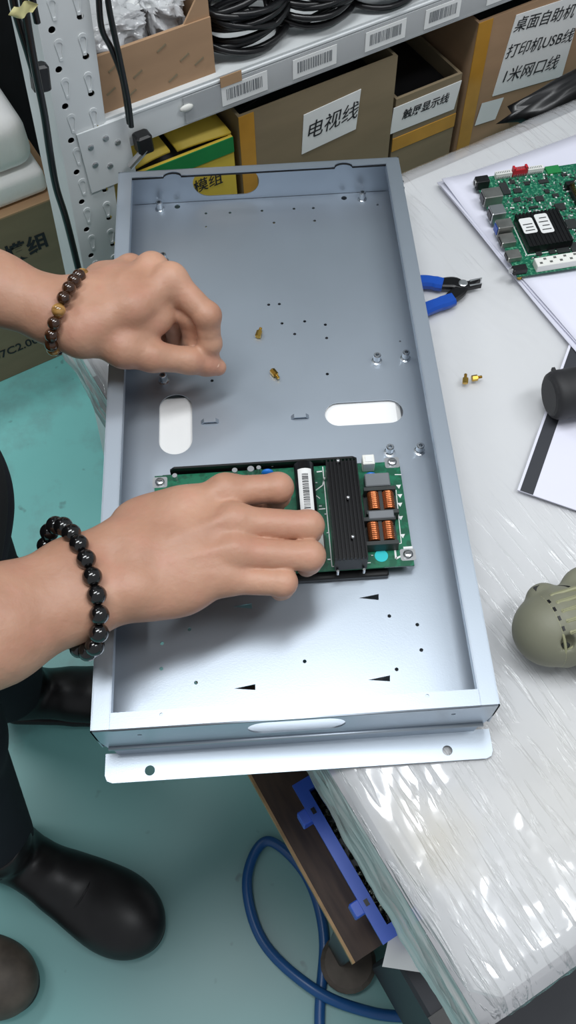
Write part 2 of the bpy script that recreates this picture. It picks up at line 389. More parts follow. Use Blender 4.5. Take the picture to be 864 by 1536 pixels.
# ---------------------------------------------------------------- smooth solids (distance fields meshed with surface nets)
class Field:
    def __init__(s, lo, hi, h):
        s.o = np.array(lo, np.float32); s.h = h
        s.n = np.ceil((np.array(hi) - s.o) / h).astype(int) + 1
        s.F = np.full(tuple(s.n), 0.03, np.float32)
    def box(s, lo, hi):
        a = np.maximum(np.floor((np.array(lo) - s.o) / s.h).astype(int), 0)
        b = np.minimum(np.ceil((np.array(hi) - s.o) / s.h).astype(int) + 1, s.n)
        sl = tuple(slice(x, max(y, x)) for x, y in zip(a, b))
        ax = [s.o[i] + s.h * np.arange(a[i], max(b[i], a[i]), dtype=np.float32) for i in range(3)]
        return sl, ax[0][:, None, None], ax[1][None, :, None], ax[2][None, None, :]
    @staticmethod
    def smin(a, b, k):
        if k <= 0: return np.minimum(a, b)
        h = np.maximum(k - np.abs(a - b), 0) / k
        return np.minimum(a, b) - h * h * k * 0.25
    def cone(s, a, b, ra, rb, k=0.004, pad=0.022, flat=None):
        a = np.array(a, np.float32); b = np.array(b, np.float32); R = max(ra, rb) + pad
        sl, X, Y, Z = s.box(np.minimum(a, b) - R, np.maximum(a, b) + R)
        d = b - a; L2 = max(float(d @ d), 1e-12)
        px_, py_, pz_ = X - a[0], Y - a[1], Z - a[2]
        t = np.clip((px_ * d[0] + py_ * d[1] + pz_ * d[2]) / L2, 0, 1)
        dist = np.sqrt((px_ - t * d[0]) ** 2 + (py_ - t * d[1]) ** 2 + (pz_ - t * d[2]) ** 2) - (ra + t * (rb - ra))
        s.F[sl] = s.smin(s.F[sl], dist, k); return s
    def ell(s, c, r, rot=None, k=0.004, pad=0.03, cut=False):
        c = np.array(c, np.float32); r = np.array(r, np.float32); R = float(r.max()) + pad
        sl, X, Y, Z = s.box(c - R, c + R)
        p = [X - c[0], Y - c[1], Z - c[2]]
        if rot is not None:
            A = np.array(rot.to_3x3().transposed()); p = [A[i][0] * p[0] + A[i][1] * p[1] + A[i][2] * p[2] for i in range(3)]
        k0 = np.sqrt((p[0] / r[0]) ** 2 + (p[1] / r[1]) ** 2 + (p[2] / r[2]) ** 2)
        k1 = np.sqrt((p[0] / r[0] ** 2) ** 2 + (p[1] / r[1] ** 2) ** 2 + (p[2] / r[2] ** 2) ** 2)
        dist = k0 * (k0 - 1) / np.maximum(k1, 1e-6)
        if cut: s.F[sl] = -s.smin(-s.F[sl], dist, k)
        else: s.F[sl] = s.smin(s.F[sl], dist, k)
        return s
    def join(s, other, k):
        s.F = s.smin(s.F, other.F, k); return s
    def clip_below(s, z):
        Z = s.o[2] + s.h * np.arange(s.n[2]); s.F = np.maximum(s.F, (z - Z)[None, None, :].astype(np.float32)); return s
    def clip_above(s, z):
        Z = s.o[2] + s.h * np.arange(s.n[2]); s.F = np.maximum(s.F, (Z - z)[None, None, :].astype(np.float32)); return s
    def sub(s, pts, pad):
        """an empty field on a piece of the same grid"""
        A = np.array([list(p) for p in pts]); sl, X, Y, Z = s.box(A.min(0) - pad, A.max(0) + pad)
        f = Field.__new__(Field); f.h = s.h; f.sl = sl
        f.o = np.array([X.ravel()[0], Y.ravel()[0], Z.ravel()[0]], np.float32)
        f.n = np.array([X.size, Y.size, Z.size]); f.F = np.full(tuple(f.n), 0.03, np.float32); return f
    def join_sub(s, f, k):
        s.F[f.sl] = s.smin(s.F[f.sl], f.F, k); return s
    def mesh(s, name):
        F = s.F
        for ax in range(3):
            sl = [slice(None)] * 3; sl[ax] = 0; F[tuple(sl)] = 0.03; sl[ax] = -1; F[tuple(sl)] = 0.03
        n = np.array(F.shape) - 1; neg_ = F < 0
        cs = [(i, j, k) for i in (0, 1) for j in (0, 1) for k in (0, 1)]
        S = lambda c: neg_[c[0]:c[0] + n[0], c[1]:c[1] + n[1], c[2]:c[2] + n[2]]
        any_ = np.zeros(tuple(n), bool); all_ = np.ones(tuple(n), bool)
        for c in cs: any_ |= S(c); all_ &= S(c)
        act = any_ & ~all_
        I = np.argwhere(act); idx = np.full(tuple(n), -1, np.int32); idx[act] = np.arange(len(I))
        val = {c: F[I[:, 0] + c[0], I[:, 1] + c[1], I[:, 2] + c[2]] for c in cs}
        acc = np.zeros((len(I), 3)); cnt = np.zeros(len(I))
        for a in cs:
            for ax in range(3):
                if a[ax]: continue
                b = list(a); b[ax] = 1; A, B = val[a], val[tuple(b)]
                m = (A < 0) != (B < 0); t = np.where(m, A / np.where(m, A - B, 1), 0); cnt += m
                for q in range(3): acc[:, q] += np.where(m, a[q] + (t if q == ax else 0), 0)
        V = s.o + s.h * (I + acc / cnt[:, None])
        quads = []
        for ax in range(3):
            o1, o2 = (ax + 1) % 3, (ax + 2) % 3
            sa = [slice(None)] * 3; sb = [slice(None)] * 3
            sa[ax] = slice(0, -1); sb[ax] = slice(1, None)
            A, B = F[tuple(sa)], F[tuple(sb)]
            m = (A < 0) != (B < 0); e = np.argwhere(m); neg = A[m] < 0
            ok = (e[:, o1] > 0) & (e[:, o2] > 0) & (e[:, o1] < n[o1]) & (e[:, o2] < n[o2]); e = e[ok]; neg = neg[ok]
            def cell(d1, d2):
                c = e.copy(); c[:, o1] -= d1; c[:, o2] -= d2; return idx[c[:, 0], c[:, 1], c[:, 2]]
            q = np.stack([cell(1, 1), cell(0, 1), cell(0, 0), cell(1, 0)], 1)
            q[~neg] = q[~neg][:, ::-1]; quads.append(q)
        Q = np.concatenate(quads)
        me = bpy.data.meshes.new(name)
        me.vertices.add(len(V)); me.vertices.foreach_set('co', V.astype(np.float32).ravel())
        me.loops.add(Q.size); me.loops.foreach_set('vertex_index', Q.astype(np.int32).ravel())
        me.polygons.add(len(Q)); me.polygons.foreach_set('loop_start', (np.arange(len(Q)) * 4).astype(np.int32))
        me.update(calc_edges=True); me.validate()
        me.polygons.foreach_set('use_smooth', [True] * len(me.polygons))
        return me
# ================================================================ the room
from mathutils import noise as mnoise
fl = MB(); fl.box((0, 0.5, -0.05), (7, 7, 0.1))
floor = setp(obj('floor', fl, None), kind='structure')
def floor_mat():
    m = mat('teal_painted_concrete', (126, 202, 198), rough=0.36, scale=2.2, rgb2=(138, 212, 208), bump=0.05, bscale=40)
    nt = m.node_tree; N = nt.nodes; L = nt.links; b = N['Principled BSDF']
    tc = [n for n in N if n.type == 'TEX_COORD'][0]; rp = [n for n in N if n.type == 'VALTORGB'][0]
    nz = N.new('ShaderNodeTexNoise'); nz.inputs['Scale'].default_value = 7; nz.inputs['Detail'].default_value = 8; nz.inputs['Roughness'].default_value = 0.65
    L.new(tc.outputs['Object'], nz.inputs['Vector'])
    mr = N.new('ShaderNodeMapRange'); mr.inputs[1].default_value = 0.5; mr.inputs[2].default_value = 0.72; mr.inputs[4].default_value = 0.65
    L.new(nz.outputs['Fac'], mr.inputs[0])
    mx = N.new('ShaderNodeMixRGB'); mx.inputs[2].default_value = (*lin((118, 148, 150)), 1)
    # scuffed grey where people stand; its spread also paints in the shade there
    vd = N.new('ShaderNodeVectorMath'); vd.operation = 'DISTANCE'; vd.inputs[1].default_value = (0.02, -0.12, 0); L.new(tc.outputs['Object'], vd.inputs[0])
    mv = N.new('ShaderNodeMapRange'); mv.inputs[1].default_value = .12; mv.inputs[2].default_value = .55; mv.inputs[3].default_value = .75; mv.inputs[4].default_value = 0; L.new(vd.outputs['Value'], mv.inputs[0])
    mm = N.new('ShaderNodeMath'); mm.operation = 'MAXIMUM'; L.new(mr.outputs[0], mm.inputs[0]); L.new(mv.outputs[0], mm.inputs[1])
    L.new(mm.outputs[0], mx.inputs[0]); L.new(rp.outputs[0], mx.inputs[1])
    n2 = N.new('ShaderNodeTexNoise'); n2.inputs['Scale'].default_value = 26; L.new(tc.outputs['Object'], n2.inputs['Vector'])
    m2 = N.new('ShaderNodeMapRange'); m2.inputs[1].default_value = 0.69; m2.inputs[2].default_value = 0.75; m2.inputs[4].default_value = 0.6
    L.new(n2.outputs['Fac'], m2.inputs[0])
    mx2 = N.new('ShaderNodeMixRGB'); mx2.inputs[2].default_value = (*lin((88, 112, 112)), 1)
    L.new(m2.outputs[0], mx2.inputs[0]); L.new(mx.outputs[0], mx2.inputs[1]); L.new(mx2.outputs[0], b.inputs['Base Color'])
    return m
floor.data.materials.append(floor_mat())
wb = MB(); wb.box((0.3, 1.28, 1.35), (5.5, 0.08, 2.7), MSH)
setp(obj('wall_back', wb, 'wall'), kind='structure')

# ================================================================ work table
TS0, TS1, TT0, TT1, TZ = 0.150, 1.25, -0.300, 0.450, 0.731
tab = thing('work_table', 'low dark wooden work table under the film-wrapped foam', 'table', mw=MTB)
q = MB(); q.box(((TS0 + TS1) / 2 + .01, (TT0 + TT1) / 2, 0.652), (TS1 - TS0 - .02, TT1 - TT0 - .02, 0.028), ch=.003)
obj('tabletop', q, 'wood', tab, local=True)
for (a, b) in ((.130, -.198), (TS0 + .05, TT1 - .06), (TS1 - .06, TT0 + .10), (TS1 - .06, TT1 - .06)):
    q = MB(); lt = .437 if a < TS0 else .638; q.box((a, b, (lt + .033) / 2), (0.036, 0.036, lt - .033), ch=.003); obj('leg', q, 'black_metal', tab, local=True)
    w = MB(); mwc = Matrix.Translation((a - .004, b - .018, 0.0165))
    w.lathe([(0.012, -.016), (0.034, -.016), (0.040, -.010), (0.040, .010), (0.034, .016), (0.012, .016)], 20, mwc)
    obj('foot_pad', w, 'shoe_brown', tab, local=True, smooth=False)
q = MB(); q.box(((0.108 + TS1) / 2, (-.222 + .14) / 2, 0.445), (TS1 - 0.108, .14 + .222, 0.016))
ls = obj('lower_shelf', q, 'wood', tab, local=True)
q = MB(); q.box((0.1065, (-.222 + .14) / 2, 0.445), (0.003, .14 + .222, 0.017)); obj('board_edge', q, 'wood_edge', ls)
q = MB(); q.box(((TS0 + .012), 0.295, 0.325), (0.012, 0.29, 0.61)); obj('side_panel', q, 'chip', tab, local=True)

def stained_foam():
    m = mat('stained_white_foam', (232, 232, 230), rough=0.8, var=0.02, bump=0.3, bscale=160)
    nt = m.node_tree; N = nt.nodes; L = nt.links; b = N['Principled BSDF']
    tc = [n for n in N if n.type == 'TEX_COORD'][0]; rp = [n for n in N if n.type == 'VALTORGB'][0]
    col = rp.outputs[0]
    for (cs, ct, r) in ((.185, -.185, .045), (.30, -.22, .10)):
        vm = N.new('ShaderNodeVectorMath'); vm.operation = 'DISTANCE'; vm.inputs[1].default_value = (cs, ct, .728)
        nz_ = N.new('ShaderNodeTexNoise'); nz_.inputs['Scale'].default_value = 30; L.new(tc.outputs['Object'], nz_.inputs['Vector'])
        L.new(tc.outputs['Object'], vm.inputs[0])
        ad = N.new('ShaderNodeMath'); ad.operation = 'MULTIPLY_ADD'; ad.inputs[1].default_value = .05; L.new(nz_.outputs['Fac'], ad.inputs[0]); L.new(vm.outputs['Value'], ad.inputs[2])
        mr = N.new('ShaderNodeMapRange'); mr.inputs[1].default_value = .028; mr.inputs[2].default_value = r + .028; mr.inputs[3].default_value = .75 if r < .08 else .3; mr.inputs[4].default_value = 0; L.new(ad.outputs[0], mr.inputs[0])
        mx = N.new('ShaderNodeMixRGB'); mx.inputs[2].default_value = (*lin((214, 198, 150)), 1); L.new(mr.outputs[0], mx.inputs[0]); L.new(col, mx.inputs[1]); col = mx.outputs[0]
    L.new(col, b.inputs['Base Color'])
    return m
pad = thing('foam_pad', 'white foam slab wrapped in wrinkled clear film, covering the work table', 'foam pad', mw=MTB)
q = MB()
def foam_pt(a, b):
    return None
q.box(((TS0 + TS1) / 2, (TT0 + TT1) / 2, 0.6975), (TS1 - TS0 - .012, TT1 - TT0 - .012, 0.063), ch=0.014)
fs_ = obj('foam_slab', q, None, pad, local=True)
fs_.data.materials.append(stained_foam())
def nz(x, y, z, o=4): return mnoise.fractal(Vector((x, y, z)), 1.0, 2.0, o)
def ridge(x, y, z): return 1 - abs(mnoise.noise(Vector((x, y, z)))) * 2
def film_pt(i, j):
    s = TS0 - .004 + i * (TS1 - TS0 + .004); t = TT0 - .004 + j * (TT1 - TT0 + .008)
    ds = s - TS0; dt = min(t - TT0, TT1 - t)
    z = TZ + .0012
    for dd in (ds, dt):
        if dd < .02: z -= .011 * ((.02 - max(dd, -.004)) / .024) ** 2
    # soft creases running with the table, sharp small ones near the edges
    near = math.exp(-max(ds, 0) / .10) + .55 * math.exp(-max(t - TT0, 0) / .16)
    big = nz(s * 9, t * 2.2, 3.1, 3) * .0012
    fine = max(0, ridge(s * 42 + nz(s * 5, t * 5, 1) * 2, t * 5.0, 0.5)) ** 3 * .0013 * (0.35 + near)
    cr = max(0, ridge(s * 60, t * 40, 7.7)) ** 4 * .0005 * near
    z += max(-.0010, big * .6) + fine + cr
    return (s, t, z)
q = MB(); q.sheet(film_pt, 300, 230)
obj('film_top', q, 'film', pad, local=True, smooth=True)
def flap_pt(i, j):
    t = TT0 - .004 + j * (TT1 - TT0 + .006)
    e = .008 * nz(t * 4, 2.2, 0) + .003 * nz(t * 30, 5.1, 0)
    drop = .070 + e * 1.0 + .008 * math.sin(t * 7 + 1)
    k = i
    s = TS0 - .004 - k * (.006 + e * .5) - .003 * math.sin(k * 9 + t * 5) * k
    z = TZ - .010 - drop * k ** 1.2
    w = max(0, ridge(t * 2.2 + 2, k * 14 + t * 5, 1.7)) ** 3 * .005 * math.sin(k * PI)
    s -= w
    return (s, t, z)
q = MB(); q.sheet(flap_pt, 30, 220)
obj('film_flap', q, 'flap', pad, local=True, smooth=True)
def nflap_pt(i, j):
    s = TS0 - .004 + j * (TS1 - TS0)
    e = .008 * nz(s * 9, 8.2, 0) + .005 * nz(s * 40, 3.1, 0)
    return (s, TT0 - .004 - i * (.006 + e * .6), TZ - .010 - i * (.055 + e))
q = MB(); q.sheet(nflap_pt, 12, 200)
obj('film_flap', q, 'flap', pad, local=True, smooth=True)

# ================================================================ metal chassis tray
W, LT, ZB, ZR = 0.300, 0.6012, 0.757, 0.800
def uy(u, v, y):
    r = ray(u, v); t = (y - CAM_C.y) / r.y; return CAM_C + r * t
tray = thing('metal_tray', 'shallow galvanised steel chassis tray lying across the table, punched with holes and slots', 'tray', (W / 2, LT / 2, ZB))
fz = lambda u, v: tuple(px(u, v, ZB)[:2])
holes = []
for u, v in ((309, 320), (345, 319), (393, 316), (441, 313), (470, 312), (411, 334), (472, 331), (566, 307), (403, 457), (419, 456), (423, 485), (457, 482),
             (442, 501), (488, 487), (490, 507), (491, 561), (318, 571), (284, 944), (243, 965), (242, 1003), (294, 1024), (457, 992), (584, 924), (626, 937), (632, 975), (595, 1004)):
    holes.append(circ(*fz(u, v), 0.0016, 10))
for u, v in ((309, 340), (600, 512)): holes.append(circ(*fz(u, v), 0.0011, 8))
for u, v in ((266, 310), (516, 297)): holes.append(circ(*fz(u, v), 0.0032, 12))
a = fz(238, 683); b = fz(288, 590); holes.append(stad(a[0], a[1], b[0], b[1]))
a = fz(489, 640); b = fz(602, 598); holes.append(stad(a[0], a[1], b[0], b[1]))
for tip, c, d in (((538, 897), (568, 891), (568, 900)), ((552, 1020), (585, 1013), (585, 1022)), ((351, 1033), (383, 1026), (383, 1035)), ((348, 910), (378, 905), (378, 913))):
    holes.append([fz(*tip), fz(*d), fz(*c)])
base = plate([(0.0008, 0.0008), (W - .0008, 0.0008), (W - .0008, LT - .0008), (0.0008, LT - .0008)], holes, 0.0012, Matrix.Translation((0, 0, ZB - .0006)))
obj('base_plate', base, 'steel', tray)
T = 0.0012
for x, nm in ((0.0006, 'side_wall'), (W - .0006, 'side_wall')):
    q = MB(); q.box((x, LT / 2, (ZB + ZR) / 2), (T, LT, ZR - ZB)); obj(nm, q, 'steel', tray)
LIP = 0.0145
for x in (LIP / 2, W - LIP / 2):
    q = MB(); q.box((x, LT / 2, ZR - T / 2), (LIP, LT, T), ch=.0004); obj('side_lip', q, 'steel', tray)
    xi = LIP if x < .1 else W - LIP
    q = MB(); q.box((xi + (-.0005 if x < .1 else .0005), LT / 2, ZR - .004), (.001, LT - .002, .008)); obj('lip_return', q, 'steel', tray)
# far wall with hand slot, far lip with two notches
MXZ = Matrix(((1, 0, 0, 0), (0, 0, -1, 0), (0, 1, 0, 0), (0, 0, 0, 1)))
a = uy(290, 280, LT).x; b = uy(389, 280, LT).x
me = plate([(0, ZB), (W, ZB), (W, ZR), (0, ZR)], [stad(a, ZB + .006, b, ZR - .0025)], T, Matrix.Translation((0, LT - .0006, 0)) @ MXZ)
obj('end_wall', me, 'steel', tray)
def notch_lip(x0, x1, y0, y1, cs, r):
    out = [(x0, y1), (x1, y1)]
    e = [(x1, y0)]
    for c in sorted(cs, reverse=True):
        e.append((c + r * 1.9, y0))
        for i in range(9):
            t = PI * i / 8; e.append((c + r * math.cos(t) * 1.15, y0 + r * .75 * math.sin(t)))
        e.append((c - r * 1.9, y0))
    e.append((x0, y0))
    return list(reversed(out + e))
yl = LT - .0095
cs = [px(258, 262, ZR).x, px(515, 247, ZR).x]
obj('lip_shade_strip', plate(notch_lip(LIP, W - LIP, yl - .0009, LT - .001, cs, .0082), [], .0008, Matrix.Translation((0, 0, ZR - .0022))), 'black', tray)  # black strip stands in for the shadow gap under the lip
obj('end_lip', plate(notch_lip(LIP, W - LIP, yl, LT, cs, .0085), [], T, Matrix.Translation((0, 0, ZR - T / 2))), 'steel', tray)
# near wall: slot, crease, step and mounting flange
a = uy(371, 1092, 0).x; b = uy(518, 1088, 0).x
hs = [stad(a, ZB + .010, b, ZR - .0045), circ(uy(208, 1100, 0).x, .785, .0018, 8), circ(uy(681, 1070, 0).x, .785, .0018, 8)]
obj('end_wall', plate([(0.004, ZB - .002), (W - .004, ZB - .002), (W, ZB + .02), (W, ZR), (0, ZR), (0, ZB + .02)], hs, T, Matrix.Translation((0, .0006, 0)) @ MXZ), 'steel', tray)
obj('end_lip', plate([(LIP, 0), (W - LIP, 0), (W - LIP, .0135), (LIP, .0135)],
                     [circ(*px(242, 1072, ZR)[:2], .0015, 8), circ(*px(641, 1044, ZR)[:2], .0015, 8)], T, Matrix.Translation((0, 0, ZR - T / 2))), 'steel', tray)
q = MB(); q.cyl((0.005, -.0012, ZB - .001), (W - .005, -.0012, ZB - .001), .0018, 10); obj('crease', q, 'steel', tray, smooth=True)
FZ = 0.7362
q = MB(); q.add([(0.006, 0, ZB - .001), (W - .006, 0, ZB - .001), (W - .009, -.0012, FZ), (.009, -.0012, FZ), (0.006, .0012, ZB - .001), (W - .006, .0012, ZB - .001), (W - .009, 0, FZ), (.009, 0, FZ)],
                [(0, 1, 2, 3), (7, 6, 5, 4), (0, 4, 5, 1), (2, 6, 7, 3), (0, 3, 7, 4), (1, 5, 6, 2)]); obj('step_wall', q, 'steel', tray)
f0 = px(157, 1174, FZ); f1 = px(741, 1137, FZ)
h1 = px(225, 1156, FZ); h2 = px(671, 1126, FZ)
fx0, fx1, fy = f0.x, f1.x, min(f0.y, f1.y)
ol = [(fx0, 0), (fx0, fy + .006), (fx0 + .0018, fy + .0018), (fx0 + .006, fy), (fx1 - .006, fy), (fx1 - .0018, fy + .0018), (fx1, fy + .006), (fx1, 0)]
obj('mounting_flange', plate(ol, [circ(h1.x, h1.y, .0040, 20), circ(h2.x, h2.y, .0040, 20)], T, Matrix.Translation((0, 0, FZ))), 'steel', tray)
q = MB(); q.box((W / 2, LT + .012, FZ), (W - .02, .024, T)); q.box((W / 2, LT - .001, (FZ + ZB) / 2), (W - .02, T, ZB - FZ)); obj('mounting_flange', q, 'steel', tray)
# press-in studs and lanced bridges
st = MB(); st.lathe([(.0052, 0), (.0052, .0008), (.0036, .0012), (.0036, .0095), (.0030, .0102), (.0018, .0102), (.0016, .004)], 14)
stm = st.mesh('stud')
for u, v in ((240, 314), (543, 299), (246, 392), (565, 542), (608, 538), (584, 679), (629, 677), (246, 572), (600, 283)):
    p = px(u, v, ZB); obj('stud', stm, 'steel_edge', tray, mw=Matrix.Translation((p.x, p.y, ZB)))
for u, v in ((315, 633), (450, 626)):
    p = px(u, v, ZB); q = MB()
    prof = [(-.0085, 0), (-.0055, .0032), (.0055, .0032), (.0085, 0)]
    q.prism([(x, z) for x, z in prof] + [(x, z - .0009) for x, z in reversed(prof)], -.0022, .0022, Matrix.Translation((p.x, p.y, ZB)) @ MXZ)
    obj('lanced_bridge', q, 'steel', tray)

# white foam cushion the tray rests on
q = MB(); q.box((0, 0, 0), (.240, .090, .018), ch=.005)
setp(obj('foam_cushion', q, 'foam', None, mw=Matrix.Translation((.150, .292, .7445))), 'thin white foam cushion under the tray, seen through its slots', 'cushion')
# ================================================================ power supply board in the tray
PZ = 0.7712                                       # top of the circuit board
psu = thing('power_supply_board', 'green power supply circuit board with black heatsink, held in the tray by the lower hand', 'circuit board', (0.15, 0.18, ZB))
pb = lambda u, v, z=PZ: px(u, v, z)
c0 = pb(232, 717); c1 = pb(598, 689); c2 = pb(622, 848)
bx0, bx1 = c0.x, (c1.x + c2.x) / 2; by0, by1 = c2.y, (c0.y + c1.y) / 2
ct = [px(588, 694, PZ), px(612, 832, PZ), px(240, 722, PZ)]
cts = [(ct[0].x, ct[0].y), (ct[1].x, ct[1].y), (ct[2].x, by1 - .007), (bx0 + .007, by0 + .007)]
obj('circuit_board', plate([(bx0, by0), (bx1, by0), (bx1, by1), (bx0, by1)], [circ(x, y, .0016, 8) for x, y in cts], .0016, Matrix.Translation((0, 0, PZ - .0008))), 'pcb', psu)
# black insulating tray under the board, its lip standing up along the far side
q = MB(); q.box(((bx0 + bx1) / 2 - .008, (by0 + by1) / 2 + .001, ZB + .0035), (bx1 - bx0 - .026, by1 - by0 + .010, .006), ch=.001)
obj('insulating_base', q, 'black', psu)
y = by1 + .003
q = MB(); q.prism([(bx0 + .014, ZB + .001), (bx1 - .038, ZB + .001), (bx1 - .038, PZ + .004), (bx1 - .042, PZ + .007), (bx0 + .018, PZ + .007), (bx0 + .014, PZ + .003)], -.001, .001, Matrix.Translation((0, y, 0)) @ MXZ)
obj('insulating_wall', q, 'black', psu)
# mounting pads and screws in the corners
for x, y in cts:
    q = MB(); q.prism(rrect(x - .0065, y - .0055, x + .0065, y + .0055, .002), PZ, PZ + .00025); obj('solder_pad', q, 'silver', psu)
    q = MB(); q.lathe([(.0042, 0), (.0042, .0012), (.0030, .0022), (.0009, .0024)], 14, Matrix.Translation((x, y, PZ + .0003))); s_ = obj('screw', q, 'silver', psu, smooth=True)
    q = MB(); q.box((x, y, PZ + .0028), (.0044, .0008, .0005)); q2 = obj('screw_slot', q, 'chip', s_)
    q = MB(); q.cyl((x, y, ZB), (x, y, PZ - .0016), .0028, 10); obj('spacer', q, 'silver', psu)
# finned heatsink
hz = PZ + .0235
h0 = px(486, 694, hz); h1 = px(536, 688, hz); h2 = px(553, 836, hz)
hx0, hx1, hy0, hy1 = h0.x + .001, (h1.x + h2.x) / 2, h2.y, h1.y
hs = MB(); hs.box(((hx0 + hx1) / 2, (hy0 + hy1) / 2, hz - .0115), (hx1 - hx0 - .001, hy1 - hy0, .0185)); hsk = obj('heatsink', hs, 'black_metal', psu)
nf = 9
for i in range(nf):
    x = hx0 + .0012 + (hx1 - hx0 - .0024) * i / (nf - 1)
    q = MB(); q.box((x, (hy0 + hy1) / 2, hz - .001), (.0013, hy1 - hy0, .0040)); obj('fin', q, 'black_metal', hsk)
for u, v in ((522, 747), (529, 806), (507, 692)):
    p = px(u, v, hz); q = MB(); q.lathe([(.0018, 0), (.0018, .0012), (.001, .0022)], 10, Matrix.Translation((p.x, p.y, hz))); obj('heatsink_screw', q, 'silver', hsk, smooth=True)
for x in (hx0 + .003, hx1 - .003):
    q = MB(); q.cyl((x, hy0 - .0022, PZ), (x, hy0 - .0022, PZ + .006), .0012, 8); obj('heatsink_pin', q, 'silver', hsk)
# big electrolytic capacitor lying along the heatsink, with barcode label
cz = PZ + .0105; r = .0088
a = px(452, 692, cz + r); b = px(462, 772, cz + r)
cxm = (a.x + b.x) / 2 + .001
mw = Matrix.Translation((cxm, (a.y + b.y) / 2 - .004, cz)) @ Matrix.Rotation(PI / 2, 4, 'X')
hl = (a.y - b.y) / 2 + .006
q = MB(); q.lathe([(r * .75, -hl), (r, -hl + .001), (r, hl - .003), (r * .9, hl - .0022), (r, hl - .0012), (r * .85, hl)], 20, mw); cap = obj('capacitor', q, 'black', psu, smooth=True)
q = MB()
def labp(i, j):
    t = math.radians(52 + 76 * i); return mw @ Vector(((r + .0002) * math.cos(t), (r + .0002) * math.sin(t), -hl * .42 + j * hl * 1.0))
mw_l = mw
q.sheet(lambda i, j: mw @ Vector(((r + .0003) * math.cos(math.radians(50 + 80 * i)), (r + .0003) * math.sin(math.radians(50 + 80 * i)), -hl * .72 + j * hl * 1.35)), 8, 2)
lb = obj('capacitor_label', q, 'label', cap, smooth=True)
random.seed(3); q = MB(); zc = -hl * .55
while zc < hl * .5:
    w_ = random.choice((.0004, .0007, .0011))
    q.sheet(lambda i, j: mw @ Vector(((r + .0005) * math.cos(math.radians(72 + 34 * i)), (r + .0005) * math.sin(math.radians(72 + 34 * i)), zc + j * w_)), 4, 1)
    zc += w_ + random.choice((.0005, .0009))
obj('barcode', setp_mesh := q.mesh('barcode'), 'ink', cap)['kind'] = 'stuff'
# grey filter box, two common mode chokes
gz = PZ + .013
a = px(547, 716, gz); b = px(586, 727, gz)
q = MB(); q.box(((a.x + b.x) / 2, (a.y + b.y) / 2 + .002, PZ + .0065), (b.x - a.x, .013, .013), ch=.0008); obj('filter_capacitor', q, 'grey_plastic', psu)
chz = PZ + .017
for vc in (747, 793):
    a = px(551, vc, chz); b = px(594, vc - 2, chz); xm = (a.x + b.x) / 2; ym = (a.y + b.y) / 2
    q = MB(); wx = b.x - a.x
    q.box((xm, ym, PZ + .001), (wx + .004, .026, .002)); q.box((xm, ym + .0115, PZ + .007), (wx + .003, .0035, .012)); q.box((xm, ym - .0115, PZ + .007), (wx + .003, .0035, .012))
    q.box((xm, ym, PZ + .006), (.003, .022, .010))
    ck = obj('choke', q, 'chip', psu)
    for sx in (-1, 1):
        q = MB(); mwk = Matrix.Translation((xm + sx * wx * .26, ym, PZ + .0095)) @ Matrix.Rotation(PI / 2, 4, 'X')
        pr = []; n = 9
        for i in range(n):
            z0 = -.0085 + .017 * i / n; d = .017 / n
            pr += [(wx * .20, z0), (wx * .215, z0 + d * .5), (wx * .20, z0 + d * .98)]
        q.lathe(pr, 16, mwk); obj('winding', q, 'copper', ck)
a = px(572, 771, PZ + .014)
q = MB(); q.box((a.x, a.y, PZ + .007), (.0215, .0075, .014), ch=.0006); obj('ferrite_core', q, 'grey_plastic', psu)
# white connector, blue disc capacitors, sticker dot
a = px(553, 690, PZ + .013)
q = MB(); q.box((a.x, a.y + .001, PZ + .0065), (.0105, .010, .013), ch=.0006); cn = obj('power_connector', q, 'white_plastic', psu)
q = MB(); q.box((a.x, a.y + .001, PZ + .0132), (.006, .006, .0008)); obj('connector_latch', q, 'label', cn)
for u, v in ((556, 711), (401, 706)):
    a = px(u, v, PZ + .010); q = MB(); q.sphere((a.x, a.y, PZ + .0065), .0055, 14, 8, (1, .45, 1)); obj('disc_capacitor', q, 'blue_disc', psu, smooth=True)
a = px(572, 834, PZ); q = MB(); q.lathe([(.0056, 0), (.0056, .0003)], 24, Matrix.Translation((a.x, a.y, PZ + .0001))); obj('sticker_dot', q, 'cyan', psu)
# parts half hidden by the hand
def cap_up(u, v, r, h, m='silver'):
    p = px(u, v, PZ + h); q = MB(); q.lathe([(r, 0), (r, h - .0006), (r * .92, h)], 14, Matrix.Translation((p.x, p.y, PZ))); return obj('small_capacitor', q, m, psu)
for u, v, r_, h_ in ((432, 722, .0030, .009), (376, 703, .0032, .010), (352, 705, .0026, .009), (262, 713, .0024, .006), (388, 701, .0022, .008), (430, 740, .0025, .007)): cap_up(u, v, r_, h_)
p = px(300, 790, PZ); q = MB(); q.box((p.x, p.y, PZ + .009), (.030, .034, .018), ch=.001); tr = obj('transformer', q, 'chip', psu)
q = MB(); q.box((p.x, p.y, PZ + .009), (.032, .016, .0185), ch=.002); obj('transformer_core', q, 'grey_plastic', tr)
p = px(395, 800, PZ); q = MB(); q.box((p.x + .01, p.y, PZ + .006), (.030, .020, .012), ch=.001); obj('rectifier', q, 'black', psu)
p = px(484, 815, PZ + .01); q = MB(); q.box((p.x - .002, p.y, PZ + .005), (.008, .026, .010), ch=.001); obj('power_transistor', q, 'dark_metal', psu)
p = px(455, 840, PZ); q = MB(); q.box((p.x, p.y, PZ + .002), (.02, .006, .004)); obj('terminal_block', q, 'grey_plastic', psu)
